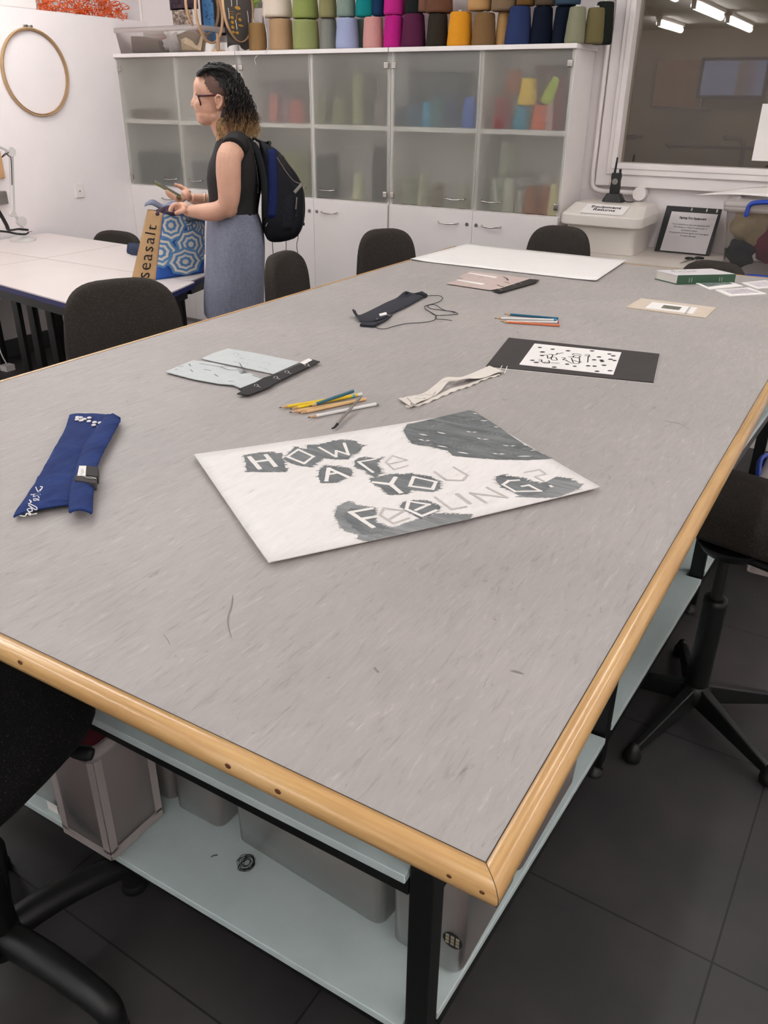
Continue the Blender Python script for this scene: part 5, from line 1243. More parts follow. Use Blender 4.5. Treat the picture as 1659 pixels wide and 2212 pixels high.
for l_ in ([(225, 1315), (280, 1322), (300, 1290), (340, 1310), (320, 1270), (355, 1300), (410, 1290), (395, 1300)], [(310, 1240), (350, 1235), (360, 1265), (320, 1270), (305, 1245)], [(320, 1200), (400, 1250), (410, 1225), (345, 1190), (318, 1180)],
           [(330, 1140), (345, 1165), (325, 1190)], [(355, 1170), (340, 1145)], [(375, 1130), (385, 1150), (410, 1140), (435, 1145), (425, 1130), (385, 1125)], [(345, 1080), (380, 1085), (375, 1105), (420, 1095), (440, 1120)], [(375, 1080), (400, 1075)], [(410, 1075), (455, 1085), (425, 1050), (400, 995)], [(425, 1050), (475, 1000), (450, 990)], [(430, 1080), (470, 1010)]):
    wline(l_)
build('stitched_writing', wr, 'paper', o)
o2 = o
build('grey_band', MB().prism([(GZ(*C7(*p), .915).x, GZ(*C7(*p), .915).y) for p in ((850, 905), (1090, 930), (1078, 1000), (845, 965))], .9085, .9235), mat('dark_grey_elastic', (72, 68, 66), .9), o2, bevel=.001)
build('grey_band', MB().prism([(GZ(*C7(*p), .918).x, GZ(*C7(*p), .918).y) for p in ((965, 780), (1105, 800), (1100, 905), (960, 885))], .9080, .9230), mat('dark_grey_elastic_flap', (62, 58, 57), .9), o2, bevel=.001)
tgb = build('white_tag', MB().prism([(GZ(*C7(*p), .920).x, GZ(*C7(*p), .920).y) for p in ((890, 780), (970, 780), (962, 895), (868, 890))], .9085, .9242), 'paper', o2, bevel=.0006)
mb = MB()
for l_ in ([(905, 800), (930, 805), (910, 815)], [(905, 825), (935, 822), (925, 838), (905, 842)], [(902, 850), (925, 852)], [(900, 868), (930, 872), (945, 880)]): inkline(C7, l_, .0009, .9245, mb)
build('tag_writing', mb, 'ink', tgb)
build('metal_clip', MB().tube([GZ(*C7(930, 882), .9250), GZ(*C7(1035, 888), .9250), GZ(*C7(1080, 905), .9245)], .0007, 6).tube([GZ(*C7(960, 895), .9250), GZ(*C7(1050, 905), .9250)], .0007, 6), 'chrome', o2)

# ---- black cloth cuff with cords
o = thing('black_cuff', 'black cloth cuff with white label and a long tangled cord', 'cloth', GZ(845, 665, .9))
bkm = mat('black_cotton', (40, 40, 48), .9, var=.1, vscale=40, bump=.3, bscale=200)
def ch(s, t, p): return .003+.004*sin(pi*s)**.6+.016*max(0, (t-.86)/.14)**2*(s < .4)+.015*math.exp(-((t-.20)/.07)**2)*max(0, 1-s*3)
build('cloth_band', strip(C9, [(525, 238), (430, 262), (320, 300), (220, 350), (120, 395), (66, 388)], [(580, 258), (470, 320), (345, 382), (280, 420), (200, 440), (120, 440)], .9005, ch, .0025, 16, 40), bkm, o)
build('raised_corner', MB().add([GZ(*C9(405, 268), .905), GZ(*C9(480, 248), .905), Vector(GZ(*C9(437, 224), .925)), GZ(*C9(440, 262), .903)], [(0, 1, 2), (0, 2, 3), (1, 3, 2), (0, 3, 1)]), bkm, o)
build('under_strip', MB().prism([(GZ(*C9(*p), .906).x, GZ(*C9(*p), .906).y) for p in ((118, 452), (130, 436), (250, 438), (345, 385), (300, 418), (215, 460))], .901, .9085), bkm, o, bevel=.002)
build('rolled_end', MB().tube([GZ(*C9(505, 244), .909), GZ(*C9(545, 238), .911), GZ(*C9(575, 252), .909)], [.006, .009, .007], 10), bkm, o)
build('white_label', MB().prism([(GZ(*C9(*p), .910).x, GZ(*C9(*p), .910).y) for p in ((252, 378), (300, 366), (306, 380), (258, 391))], .9085, .9110), 'paper', o)
build('snap', ringmb(GZ(*C9(238, 410), .911), .003, .001, .001, (0, 0, 1)), 'chrome', o); build('snap', ringmb(GZ(*C9(318, 385), .911), .003, .001, .001, (0, 0, 1)), 'chrome', o)
cord = [(575, 252), (620, 250), (670, 252), (690, 268), (670, 290), (630, 305), (590, 315), (565, 325), (575, 345), (600, 360), (640, 385), (700, 385), (760, 382), (795, 378), (770, 362), (700, 350), (650, 320), (620, 312), (585, 320), (610, 340), (680, 350), (740, 358), (775, 370)]
build('cord', MB().tube(bez([GZ(*C9(*p), .902+.0012*(i % 2)) for i, p in enumerate(cord)], 5), .0011, 6), bkm, o)
build('cord', MB().tube(bez([GZ(*C9(*p), .902) for p in ((220, 458), (240, 475), (290, 480), (360, 460), (450, 442), (560, 435), (630, 420), (645, 395), (640, 385), (600, 360))], 5), .0011, 6), bkm, o)
build('cord', MB().tube(bez([GZ(*C9(*p), .903) for p in ((638, 395), (650, 412), (700, 415), (755, 422))], 5), .0011, 6), bkm, o)

# ---- white ribbon
def C5(x, y): return (840+x/2.676, 700+y/2.676)
o = thing('cloth_ribbon', 'white wavy cloth ribbon with small black drawings and wire prongs', 'ribbon', GZ(975, 840, .9))
wc = mat('white_calico', (226, 216, 206), .85, var=.03, vscale=30, bump=.3, bscale=300)
def rh(s, t, p): return .003+.010*math.exp(-((t-.45)/.16)**2)*(1-s*.2)+.002*sin(t*22)*s
build('ribbon', strip(C5, [(580, 250), (500, 285), (410, 325), (330, 340), (270, 370), (200, 410), (130, 425), (55, 440)], [(665, 285), (600, 300), (500, 330), (410, 350), (350, 350), (290, 405), (200, 450), (130, 490)], .9015, rh, .0015, 10, 60), wc, o)
def fr(s, t, p): return .001+.0015*sin(t*70)*s
build('frayed_edge', strip(C5, [(640, 290), (540, 320), (440, 355), (350, 380), (280, 410), (180, 460), (95, 475)], [(640, 300), (550, 325), (470, 362), (390, 388), (300, 425), (200, 468), (100, 488)], .9005, fr, .001, 4, 80), wc, o)
mb = MB()
for l_ in ([(205, 405), (260, 415)], [(255, 410), (270, 392)], [(160, 415), (200, 410)], [(105, 425), (125, 445), (135, 462)], [(125, 462), (135, 470), (145, 462), (132, 458), (125, 462)], [(150, 430), (185, 430)], [(195, 430), (205, 426), (210, 432)]): inkline(C5, l_, .0012, .9085, mb)
build('ink_drawing', mb, 'ink', o)
for (x0_, y0_, x1_, y1_) in ((635, 272, 655, 240), (668, 285, 684, 244)):
    build('wire_prong', MB().tube([GZ(*C5(x0_, y0_), .906), GZ(*C5(x1_, y1_), .907)], .0009, 6), 'paper', o)
build('wire_prong', MB().tube([GZ(*C5(80, 430), .905), GZ(*C5(84, 418), .912)], .0007, 6), 'chrome', o)

# ---- pencils
def pencil(lab, a, b, col, z=.9042, kind='pencil', end=None, r=.0037, za=None, zb=None, grp='pencils lying by the white board'):
    A = GZ(a[0], a[1], za or z); B = GZ(b[0], b[1], zb or z); d = (B-A).normalized()
    o_ = thing(kind, lab, 'pencil' if kind == 'pencil' else 'brush', A.lerp(B, .5), 0, grp)
    L_ = (B-A).length; tip = min(.020, L_*.14)
    build('barrel', MB().cyl(A+d*tip, B, r, n=6), mat('pencil_paint', col, .35, var=.04, vscale=40), o_)
    build('sharpened_wood', MB().cyl(A+d*tip*.3, A+d*tip, r*.35, r*.98, 10), 'wood_light', o_)
    build('lead', MB().cyl(A, A+d*tip*.3, .0003, r*.36, 8), 'ink' if col != (20, 92, 104) else mat('teal_lead', (20, 92, 104), .5), o_)
    if end: build('end_cap', MB().cyl(B, B+d*end[1], r*1.03, n=10), mat('pencil_end', end[0], .4), o_)
    return o_
pencil('teal pencil lying on top of the yellow ones', (668, 878), (763, 845), (24, 92, 108), za=.913, zb=.917)
pencil('upper yellow pencil with white and blue cap, leftmost tip', (602, 881), (758, 856), (238, 200, 34), end=((70, 160, 190), .010))
pencil('lower yellow pencil beneath the teal one', (625, 884), (772, 853), (240, 204, 30), z=.9045, end=((226, 224, 224), .012))
pencil('natural wood pencil, upper of the two', (624, 891), (770, 866), (222, 180, 124), z=.9043)
pencil('natural wood pencil, lower of the two with blunt end', (644, 893), (790, 862), (228, 186, 132), z=.9041)
pencil('white pencil with a silver cap nearest the board', (664, 902), (812, 873), (236, 232, 228), end=((160, 158, 158), .006))
# silver brush lying across
A = GZ(721, 925, .9045); B = GZ(778, 859, .9125); d = (B-A).normalized()
o = thing('metal_tool', 'silver pen like tool with a dark curved tip lying across the white pencil', 'tool', A, 0)
build('handle', MB().cyl(A+d*.022, B, .0032, .0030, 12), 'chrome', o)
build('tip', MB().tube([A+Vector((-.004, -.002, -.001)), A+d*.004, A+d*.022], [.0012, .0022, .0030], 10), 'ink', o)
GP2 = 'pencils lying between the black cuff and the black mount'
pencil('teal blue pencil furthest in the small group of pencils', (1089, 678), (1206, 688), (22, 96, 128), grp=GP2)
pencil('white lettered pencil in the small group beyond the black mount', (1068, 687), (1196, 691), (238, 232, 226), z=.9041, end=((50, 150, 200), .008), grp=GP2)
pencil('second white pencil peeping beside the orange one', (1080, 694), (1204, 696), (232, 226, 224), z=.9040, end=((180, 60, 90), .004), grp=GP2)
pencil('orange pencil nearest the black mount', (1084, 695), (1209, 703), (224, 122, 82), grp=GP2)

# ---- book and photo cards
o = thing('book', 'thick green spined book with a pale sketched cover at the far right', 'book', GZ(1500, 600, .9))
def C11(x, y): return (1200+x/3.614, 360+y/3.614)
zt_ = .934
tl = [GZ(*C11(*p), zt_) for p in ((785, 808), (1220, 795), (1408, 838), (955, 848))]
bt = [p.copy() for p in tl]
for p in bt: p.z = .901
ctr_ = sum(tl, Vector())/4
def inset(P_, k): return [p.lerp(Vector((ctr_.x, ctr_.y, p.z)), k) for p in P_]
gcv = mat('green_book_cover', (52, 84, 62), .5, var=.06, vscale=40); cov = mat('white_book_cover', (226, 220, 222), .4)
b0_ = [Vector((p.x, p.y, .9005)) for p in tl]; b1_ = [Vector((p.x, p.y, .9030)) for p in tl]
build('back_cover', MB().hull8(b0_, b1_), gcv, o)
build('pages', MB().hull8([Vector((p.x, p.y, .9031)) for p in inset(tl, .03)], [Vector((p.x, p.y, zt_-.0026)) for p in inset(tl, .03)]), mat('page_block', (214, 208, 200), .8, var=.06, vscale=300), o)
build('front_cover', MB().hull8([Vector((p.x, p.y, zt_-.0025)) for p in tl], tl), cov, o, bevel=.0006)
sd = (tl[3]-tl[0]).normalized()*.002
nrm_ = (tl[2]-tl[3]).cross(Vector((0, 0, 1))).normalized()*.0022
spine = build('spine', MB().hull8([Vector((tl[3].x, tl[3].y, .9005))+nrm_, Vector((tl[2].x, tl[2].y, .9005))+nrm_, Vector((tl[2].x, tl[2].y, .9005)), Vector((tl[3].x, tl[3].y, .9005))], [tl[3]+nrm_, tl[2]+nrm_, tl[2], tl[3]]), gcv, o, label='green spine')
mb = MB(); e_ = (tl[2]-tl[3])
for t_ in (.20, .24, .72, .76): 
    p = tl[3]+e_*t_+nrm_*1.05; mb.add([p+Vector((0, 0, -.026)), p+e_*.012+Vector((0, 0, -.026)), p+e_*.012+Vector((0, 0, -.010)), p+Vector((0, 0, -.010))], [(0, 1, 2, 3)])
build('spine_marks', mb, mat('pale_spine_print', (150, 166, 150), .6), spine)
mb = MB()
for k in range(26):
    a_ = (950+R.uniform(-60, 150), 812+R.uniform(-6, 12)); inkline(C11, [a_, (a_[0]+R.uniform(10, 40), a_[1]+R.uniform(-5, 4))], .0022, zt_+.0004, mb)
build('cover_sketch', mb, mat('mauve_grey_sketch', (120, 108, 114), .7), o)
def photo(lab, outer, inner, lo_, hi_, z=.9045, sc2=90):
    o_, _ = card('photo_card', lab, 'card', [C11(*p) for p in outer], 'paper', z-.004, z, 'white bordered photo cards by the book')
    t = NT('card_picture'); t.link(t.ramp(t.noise(t.coords(), sc2, 4, .6, .5), [(.4, rgb(*lo_)), (.62, rgb(*hi_))]), t.b.inputs['Base Color']); t.b.inputs['Roughness'].default_value = .35
    build('picture', slab([GZ(*C11(*p), z+.0003) for p in inner], z, z+.0004), t.m, o_)
photo('white bordered card with a dark green landscape picture beside the book', ((1068, 897), (1330, 885), (1465, 930), (1200, 955)), ((1110, 902), (1330, 890), (1380, 915), (1190, 938)), (70, 92, 86), (172, 172, 170))
photo('white bordered card with a pale grey picture, nearest the beige card', ((1245, 960), (1510, 942), (1650, 990), (1360, 1008)), ((1300, 962), (1490, 950), (1590, 982), (1380, 995)), (196, 186, 190), (222, 212, 216))
photo('white bordered card running out of frame at the far right edge', ((1450, 905), (1640, 885), (1800, 930), (1575, 950)), ((1490, 907), (1640, 893), (1740, 925), (1580, 940)), (214, 204, 208), (232, 224, 226))

# ================================================================== SHOPPING BAG
bg = thing('shopping_bag', 'tall brown sided shopping bag with blue and white umbrella pattern on the white table', 'bag', (-2.99, 2.95, WZ))
fBL, fBR = Vector((-2.98, 2.87, WZ+.001)), Vector((-2.915, 3.14, WZ+.001))
fTL, fTR = Vector(GX(352, 461, -2.985)), Vector(GX(443, 468, -2.925))
sBL = Vector((-3.088, 2.822, WZ+.001)); sTL = Vector(GX(319, 452, -3.075))
bBR = Vector((-3.02, 3.17, WZ+.001)); bTR = fTR+Vector((-.10, .03, 0))
def bump_(s, t): return sin(pi*min(1, max(0, s)))*(.35+.65*sin(pi*min(1, max(0, t))))
fn_ = (fBR-fBL).cross(fTL-fBL).normalized(); 
if fn_.x < 0: fn_ = -fn_
def ff(s, t, o=0): return lerp(lerp(fBL, fBR, s), lerp(fTL, fTR, s), t)+fn_*(.016*bump_(s, t)+.002*noise.noise(Vector((s*7, t*9, 2)))+o)
sn_ = (sTL-sBL).cross(fBL-sBL).normalized()
if sn_.y > 0: sn_ = -sn_
def sf(s, t, o=0): return lerp(lerp(sBL, fBL, s), lerp(sTL, fTL, s), t)+sn_*(.004*bump_(s, t)+.0015*noise.noise(Vector((s*5, t*11, 5)))+o)
blu = mat('royal_blue_print', (34, 86, 168), .6, var=.05, vscale=20); crm = mat('cream_print', (228, 220, 206), .6); mid = mat('soft_blue_print', (96, 142, 188), .6, var=.05)
build('front_panel', MB().grid(lambda s, t: ff(s, t), 18, 24, .0012), blu, bg, label='blue and white umbrella patterned front')
sp_ = build('side_panel', MB().grid(lambda s, t: sf(s, t), 8, 24, .0012), 'kraft', bg, label='brown side panel with dark lettering')
build('rear_panel', MB().grid(lambda s, t: lerp(lerp(sBL, bBR, s), lerp(sTL, bTR, s), t), 6, 8, .001), 'kraft', bg)
build('far_panel', MB().grid(lambda s, t: lerp(lerp(fBR, bBR, s), lerp(fTR, bTR, s), t), 4, 8, .001), 'kraft', bg)
def px2st(u, v):
    ul = lerp(352, 335, (v-461)/(605-461)); ur = 443.0; s = (u-ul)/(ur-ul)
    vt_ = lerp(461, 468, s); vb_ = lerp(605, 590, s); return s, 1-(v-vt_)/(vb_-vt_)
def CB(x, y): return (280+x/9.217, 420+y/9.217)
umb = [(600, 1150, 330, 330, -.2), (1360, 760, 200, 290, .3), (1400, 1120, 170, 250, .1), (1250, 620, 190, 240, .2), (1040, 480, 260, 190, .1), (790, 615, 300, 330, 0), (1170, 990, 330, 330, .15), (1065, 1340, 380, 300, -.1)]
cols = [[MB(), mid], [MB(), crm]]; line = MB()
for q_, (cx_, cy_, rx, ry, a0) in enumerate(umb):
    FR = (1.0, .84, .68, .52, .36, .18, 0.0)
    for k in range(6):
        NA_ = 48; rows_ = []
        for m_ in range(3):
            fr_ = lerp(FR[k], FR[k+1], m_/2); row = []
            for i in range(NA_):
                a = a0+2*pi*i/NA_; ph = (i % 6)/6; rad = cos(pi/8)/cos((ph-.5)*pi/4)*fr_*(1-.05*sin(ph*pi))
                s, t = px2st(*CB(cx_+cos(a)*rx*rad, cy_+sin(a)*ry*rad)); s = min(.995, max(.005, s)); t = min(.985, max(.01, t))
                row.append(ff(s, t, .0008+q_*.0011))
            rows_ += row
        cols[k % 2][0].add(rows_, [(m_*NA_+i, m_*NA_+(i+1) % NA_, (m_+1)*NA_+(i+1) % NA_, (m_+1)*NA_+i) for m_ in range(2) for i in range(NA_)])
build('umbrella_rings', cols[0][0], mid, bg, label='soft blue umbrella rings'); build('umbrella_rings', cols[1][0], crm, bg, label='cream umbrella rings')
W1 = (fBL-sBL).length; H1 = (sTL-sBL).length
tm = text_mb('seasalt', .088, lambda x, y, h_: sf(.74-y/W1*1.12, .015+x/H1*.98, .0026), align='LEFT', spacing=1.14, bold=-.0004)
build('lettering', tm, 'ink', sp_, label='dark seasalt lettering')
# things poking out of the bag
def cloth_lump(name, lab, c, r, sc_, m_, seed, fr_=24, amp=.3):
    return tag(build(name, blob(c, r, sc_, 36, 22, amp, fr_, seed), m_), lab, 'cloth')
tc_ = (fTL+fTR+sTL+bTR)/4
cloth_lump('folded_cloth', 'dark navy and maroon cloth stuffed in the top of the shopping bag', sTL.lerp(fTL, .4)+Vector((.03, .06, -.012)), .06, (.9, 1.1, .42), mat('dark_plum_cloth', (62, 44, 58), .9, var=.3, vscale=20), 3)
fl = MB().grid(lambda s, t: lerp(lerp(GX(312, 446, -3.07), GX(390, 452, -2.97), s), lerp(GX(318, 432, -3.10), GX(384, 436, -3.02), s), t)+Vector((0, 0, .010*sin(s*9)+.006*sin(t*5))), 20, 6, .002)
tag(build('folded_leaflet', fl, mat('blue_grey_leaflet', (112, 118, 140), .5, var=.35, vscale=14)), 'wavy blue grey leaflet sticking out of the shopping bag', 'paper')
cloth_lump('denim_jacket', 'grey denim bundle in the shopping bag under the hand', tc_+Vector((.035, .05, -.015)), .065, (.9, 1.2, .45), fabric('grey_denim', (86, 90, 102), (120, 124, 134), .55, 500), 9)
hd = [GX(u, v, -2.945) for u, v in ((388, 462), (392, 458), (402, 462), (408, 470), (403, 474), (399, 471))]
build('rope_handle', MB().tube(bez(hd, 6), .0045, 8), mat('cream_rope', (226, 196, 160), .8), bg)

# ================================================================== THE WOMAN
PB = Vector((-2.665, 3.045, 0)); Fd = Vector((-.753, -.658, 0)).normalized(); Yd = Vector((-Fd.y, Fd.x, 0))
def PW(u, v, y=0.0):
    r = ray(u, v); t = ((PB-CAM).dot(Yd)+y)/r.dot(Yd); return CAM+r*t
def FZ(u, v, y=0.0): p = PW(u, v, y); return (p-PB).dot(Fd), p.z
def LW(f_, y, z): return PB+Fd*f_+Yd*y+Vector((0, 0, z))
PXM = (PW(470, 210)-CAM).dot(fw)/F_PX            # metres per pixel where she stands
person = thing('person', 'woman with dark curly blond tipped hair and glasses, black top, grey blue skirt, holding phone', 'person', PB)
Rm = Matrix((Fd, Yd, Vector((0, 0, 1)))).transposed()
def ell(mb, u, v, y, rf, ry, rz, n=22, rot=0):
    mb.sphere(PW(u, v, y), 1, n, n//2+2, (rf, ry, rz), Rm @ Matrix.Rotation(rot, 3, 'Y')); return mb
def oval(f0, f1, ry, z, n=28, p=1.0, yc=0):
    c_ = (f0+f1)/2; rf = abs(f1-f0)/2
    return [LW(c_+rf*sup(cos(2*pi*i/n), p), yc+ry*sup(sin(2*pi*i/n), p), z) for i in range(n)]
def prof_rings(rows, p=.85, k=1.0, n=28):
    out = []
    for (v, uf, ub, ry) in rows:
        f1, z1 = FZ(uf, v); f0, z0 = FZ(ub, v); c_ = (f0+f1)/2; h_ = (f1-f0)/2*k; z = (z0+z1)/2
        out.append([LW(c_+h_*sup(cos(2*pi*i/n), p), ry*k*sup(sin(2*pi*i/n), p), z) for i in range(n)])
    return out
torso_rows = [(298, 476, 538, .070), (303, 470, 546, .125), (313, 466, 552, .158), (330, 460, 557, .172), (352, 452, 562, .168), (368, 448.5, 564, .160), (385, 447.5, 565, .150), (405, 450, 563, .138), (430, 453, 560, .134), (460, 452, 557, .146)]
hip_rows = [(458, 452, 558, .148), (480, 449, 566, .165), (513, 448, 571, .176), (560, 450, 572, .172), (600, 455, 560, .16)]
body = MB()
body.loft(prof_rings(torso_rows, .85, .92)); body.loft(prof_rings(hip_rows, .9, .90))
# legs down to the floor
for sy in (1, -1):
    f0, _ = FZ(505, 560)
    body.tube([LW(f0+.0, sy*.085, .88), LW(f0+.005, sy*.085, .70), LW(f0+.01, sy*.08, .50), LW(f0-.012, sy*.08, .36), LW(f0-.015, sy*.08, .20), LW(f0-.012, sy*.08, .09), LW(f0-.012, sy*.08, .05)], [.088, .076, .056, .056, .042, .034, .036], 16)
    body.tube([LW(f0-.04, sy*.08, .035), LW(f0+.06, sy*.085, .035), LW(f0+.15, sy*.09, .022)], [.030, .036, .024], 12)
# neck and head
body.tube([PW(500, 312), PW(490, 290), PW(478, 262), PW(474, 240)], [.060, .053, .052, .05], 18)
ell(body, 468, 194, 0, .099, .074, .090)
ell(body, 452, 222, 0, .070, .060, .080); ell(body, 452, 246, 0, .058, .050, .046); ell(body, 443, 256, 0, .036, .034, .028); ell(body, 462, 250, 0, .055, .052, .035)
ell(body, 437, 259, 0, .018, .020, .016)
ell(body, 434, 190, 0, .032, .055, .042); ell(body, 427, 203, 0, .016, .040, .010)
for sy in (1, -1):
    ell(body, 436, 224, sy*.030, .030, .022, .026)            # cheeks
    ell(body, 472.5, 218, sy*.076, .016, .006, .026, 18, .15); ell(body, 471, 231, sy*.071, .009, .006, .012)
    body.tube(bez([PW(467, 224, sy*.078), PW(465.5, 212, sy*.083), PW(471, 206, sy*.086), PW(478.5, 210, sy*.088), PW(479, 223, sy*.085), PW(472, 235, sy*.077)], 4), .0046, 8)
body.tube([PW(426, 205), PW(421, 215), PW(418, 223), PW(417, 227.5)], [.010, .0110, .0125, .0095], 12)
ell(body, 418.5, 227.5, 0, .012, .012, .009); ell(body, 423, 229, .010, .010, .007, .007); ell(body, 423, 229, -.010, .010, .007, .007)
ell(body, 425, 230, .010, .010, .007, .006); ell(body, 425, 230, -.010, .010, .007, .006)
ell(body, 426.5, 241.5, 0, .011, .020, .0055); ell(body, 428.5, 248, 0, .011, .017, .0060); ell(body, 430, 237, 0, .010, .016, .010)
# near (left) arm
def arm(pts, rad): body.tube(bez(pts, 5), [rad[0]]*0+[lerp(rad[min(i//5, len(rad)-2)], rad[min(i//5+1, len(rad)-1)], (i % 5)/5) if i < 5*(len(pts)-1) else rad[-1] for i in range(5*(len(pts)-1)+1)], 18)
arm([PW(506, 322, .150), PW(495, 340, .172), PW(493.5, 372, .180), PW(495, 405, .185), PW(494, 432, .188), PW(489, 450, .180)], [.052, .053, .054, .051, .046, .042])
arm([PW(489, 447, .182), PW(470, 456, .165), PW(447, 458, .145), PW(425, 457, .125), PW(408, 456, .110), PW(400, 454, .102)], [.042, .041, .038, .030, .0235, .022])
ell(body, 494, 452, .184, .038, .036, .036)
# left hand, palm down over the bag, fingers bent over its edge
ell(body, 394, 448, .098, .036, .038, .017, 18, .25); ell(body, 388, 444, .095, .026, .038, .013, 18, .3)
for k, (dy, L_) in enumerate(((.030, .85), (.010, 1.0), (-.010, .95), (-.028, .8))):
    y0 = .095+dy
    body.tube(bez([PW(388, 444, y0), PW(380, 441.5, y0+dy*.15), PW(380-7*L_, 444.5+k*.5, y0+dy*.2), PW(380-12*L_, 451+k*.5, y0+dy*.2), PW(380-13*L_, 457+k*.4, y0+dy*.15)], 4), [.0098]*5+[.0092]*4+[.0084]*4+[.0074]*4, 10)
body.tube(bez([PW(400, 452, .130), PW(393, 457, .140), PW(384, 459, .140), PW(378, 461, .136)], 4), [.0125]*4+[.0105]*5+[.0085]*4, 10)
# far (right) arm
arm([PW(506, 322, -.150), PW(500, 350, -.180), PW(492, 400, -.195), PW(484, 436, -.190)], [.050, .050, .048, .042])
arm([PW(484, 436, -.190), PW(462, 438, -.165), PW(440, 434, -.130), PW(424, 431, -.105), PW(412, 428, -.09)], [.041, .038, .032, .025, .022])
ell(body, 403, 422, -.085, .028, .034, .019, 18, -.75)
for k, dy in enumerate((-.030, -.011, .008, .026)):          # fingers under the phone, tips round its near edge
    y0 = -.085+dy*.55; yb = -.030+.004*k
    ub = 390-8*k*1.0
    body.tube(bez([PW(400, 429, y0), PW(391-k*5, 433-k*2.2, -.082), PW(385-k*6.2, 433-k*3.4, -.060), PW(380-k*6.4, 428-k*3.9, -.038), PW(379.5-k*6.3, 421.5-k*3.8, -.036)], 4), [.0100]*5+[.0092]*4+[.0084]*4+[.0074]*4, 10)
body.tube(bez([PW(408, 418, -.10), PW(399, 409, -.112), PW(387, 402, -.112), PW(377, 398.5, -.110)], 4), [.0145]*4+[.0110]*5+[.0082]*4, 10)
def skinm():
    t = NT('skin'); v = t.coords(); a = t.noise(v, 12, 4, .6); t.link(t.ramp(a, [(.3, rgb(208, 157, 132)), (.7, rgb(223, 174, 149))]), t.b.inputs['Base Color'])
    t.b.inputs['Roughness'].default_value = .5; t.b.inputs['Subsurface Weight'].default_value = .12; t.b.inputs['Subsurface Radius'].default_value = (.012, .005, .003); t.b.inputs['Subsurface Scale'].default_value = .5
    t.bump(t.noise(v, 400, 2), .08, .0005); return t.m
bo = build('body', body, skinm(), person)
rmo = bo.modifiers.new('remesh', 'REMESH'); rmo.mode = 'VOXEL'; rmo.voxel_size = .0030; rmo.use_smooth_shade = True
smo = bo.modifiers.new('smooth', 'SMOOTH'); smo.factor = .5; smo.iterations = 2
for sy in (1, -1):
    build('eye', MB().sphere(PW(429.5, 210, sy*.031), .0115, 16, 10), mat('eye_white', (226, 218, 212), .25), person)
    build('iris', MB().sphere(PW(426.0, 210, sy*.031), .0052, 12, 8), mat('dark_iris', (44, 32, 26), .2), person)
    build('eyebrow', MB().tube(bez([PW(422, 202, sy*.018), PW(424, 199.5, sy*.030), PW(432, 200, sy*.048)], 4), [.002]*8+[.0012], 6), 'ink', person)
lipm = mat('lip', (176, 108, 98), .5)
build('lips', MB().tube(bez([PW(431, 244, .017), PW(425.6, 243, .008), PW(424.3, 242.8, 0), PW(425.6, 243, -.008), PW(431, 244, -.017)], 4), .0028, 8).tube(bez([PW(432, 246, .015), PW(427, 247.6, .007), PW(426, 248, 0), PW(427, 247.6, -.007), PW(432, 246, -.015)], 4), .0032, 8), lipm, person)
for sy in (1, -1):
    f0, _ = FZ(505, 560)
    build('shoe', MB().loft([[LW(f0-.075+.0+ (.26*t_)+0*a, sy*.083, 0)+Yd*(w_*cos(a))+Vector((0, 0, max(.002, .034+h_*sin(a)))) for a in [2*pi*j/16 for j in range(16)]] for t_, w_, h_ in ((0, .02, .03), (.1, .036, .045), (.4, .042, .045), (.7, .047, .038), (.92, .036, .030), (1.0, .012, .012))]), 'black_plastic', person)
# top: black sleeveless blouse
def sil():
    t = NT('black_blouse_cloth'); v = t.coords(); a = t.noise(t.coords((1, 1, .35)), 16, 4, .6, .6)
    t.link(t.ramp(a, [(.3, rgb(34, 32, 32)), (.7, rgb(48, 45, 44))]), t.b.inputs['Base Color']); t.b.inputs['Roughness'].default_value = .7; t.b.inputs['Specular IOR Level'].default_value = .25
    t.bump(a, .5, .01); return t.m
tr = [(292, 484, 530, .068), (297, 476, 540, .095), (303, 469, 547, .132), (313, 464.5, 553, .163), (330, 459, 558, .176), (352, 451, 563.5, .172), (368, 447.5, 565.5, .164), (385, 446, 566.5, .155), (405, 448, 565, .146), (430, 451.5, 561, .141), (450, 452, 558, .146), (461, 451, 558, .150)]
top = MB().loft(prof_rings(tr, .85, 1.0, 40))
for sy in (1, -1): top.tube(bez([PW(522, 308, sy*.09), PW(514, 311, sy*.125), PW(508, 316, sy*.158), PW(505, 322, sy*.176)], 4), [.040, .044, .047, .050, .052, .054, .055, .0555, .056, .056, .0555, .055, .055], 20)
to = build('blouse', top, sil(), person)
rmo = to.modifiers.new('remesh', 'REMESH'); rmo.mode = 'VOXEL'; rmo.voxel_size = .005; rmo.use_smooth_shade = True
smo = to.modifiers.new('smooth', 'SMOOTH'); smo.factor = .5; smo.iterations = 6
pm_ = MB()
for i in range(26):
    t_ = i/25; u_ = lerp(552, 562, t_)+4*sin(t_*3)-2; v_2 = lerp(326, 415, t_); p = PW(u_-4, v_2, .09)+Yd*.035
    pm_.tube([p, p+Vector((R.uniform(-.004, .004), 0, .005))], .0012, 5)
build('piping', pm_, 'dull_metal', person)
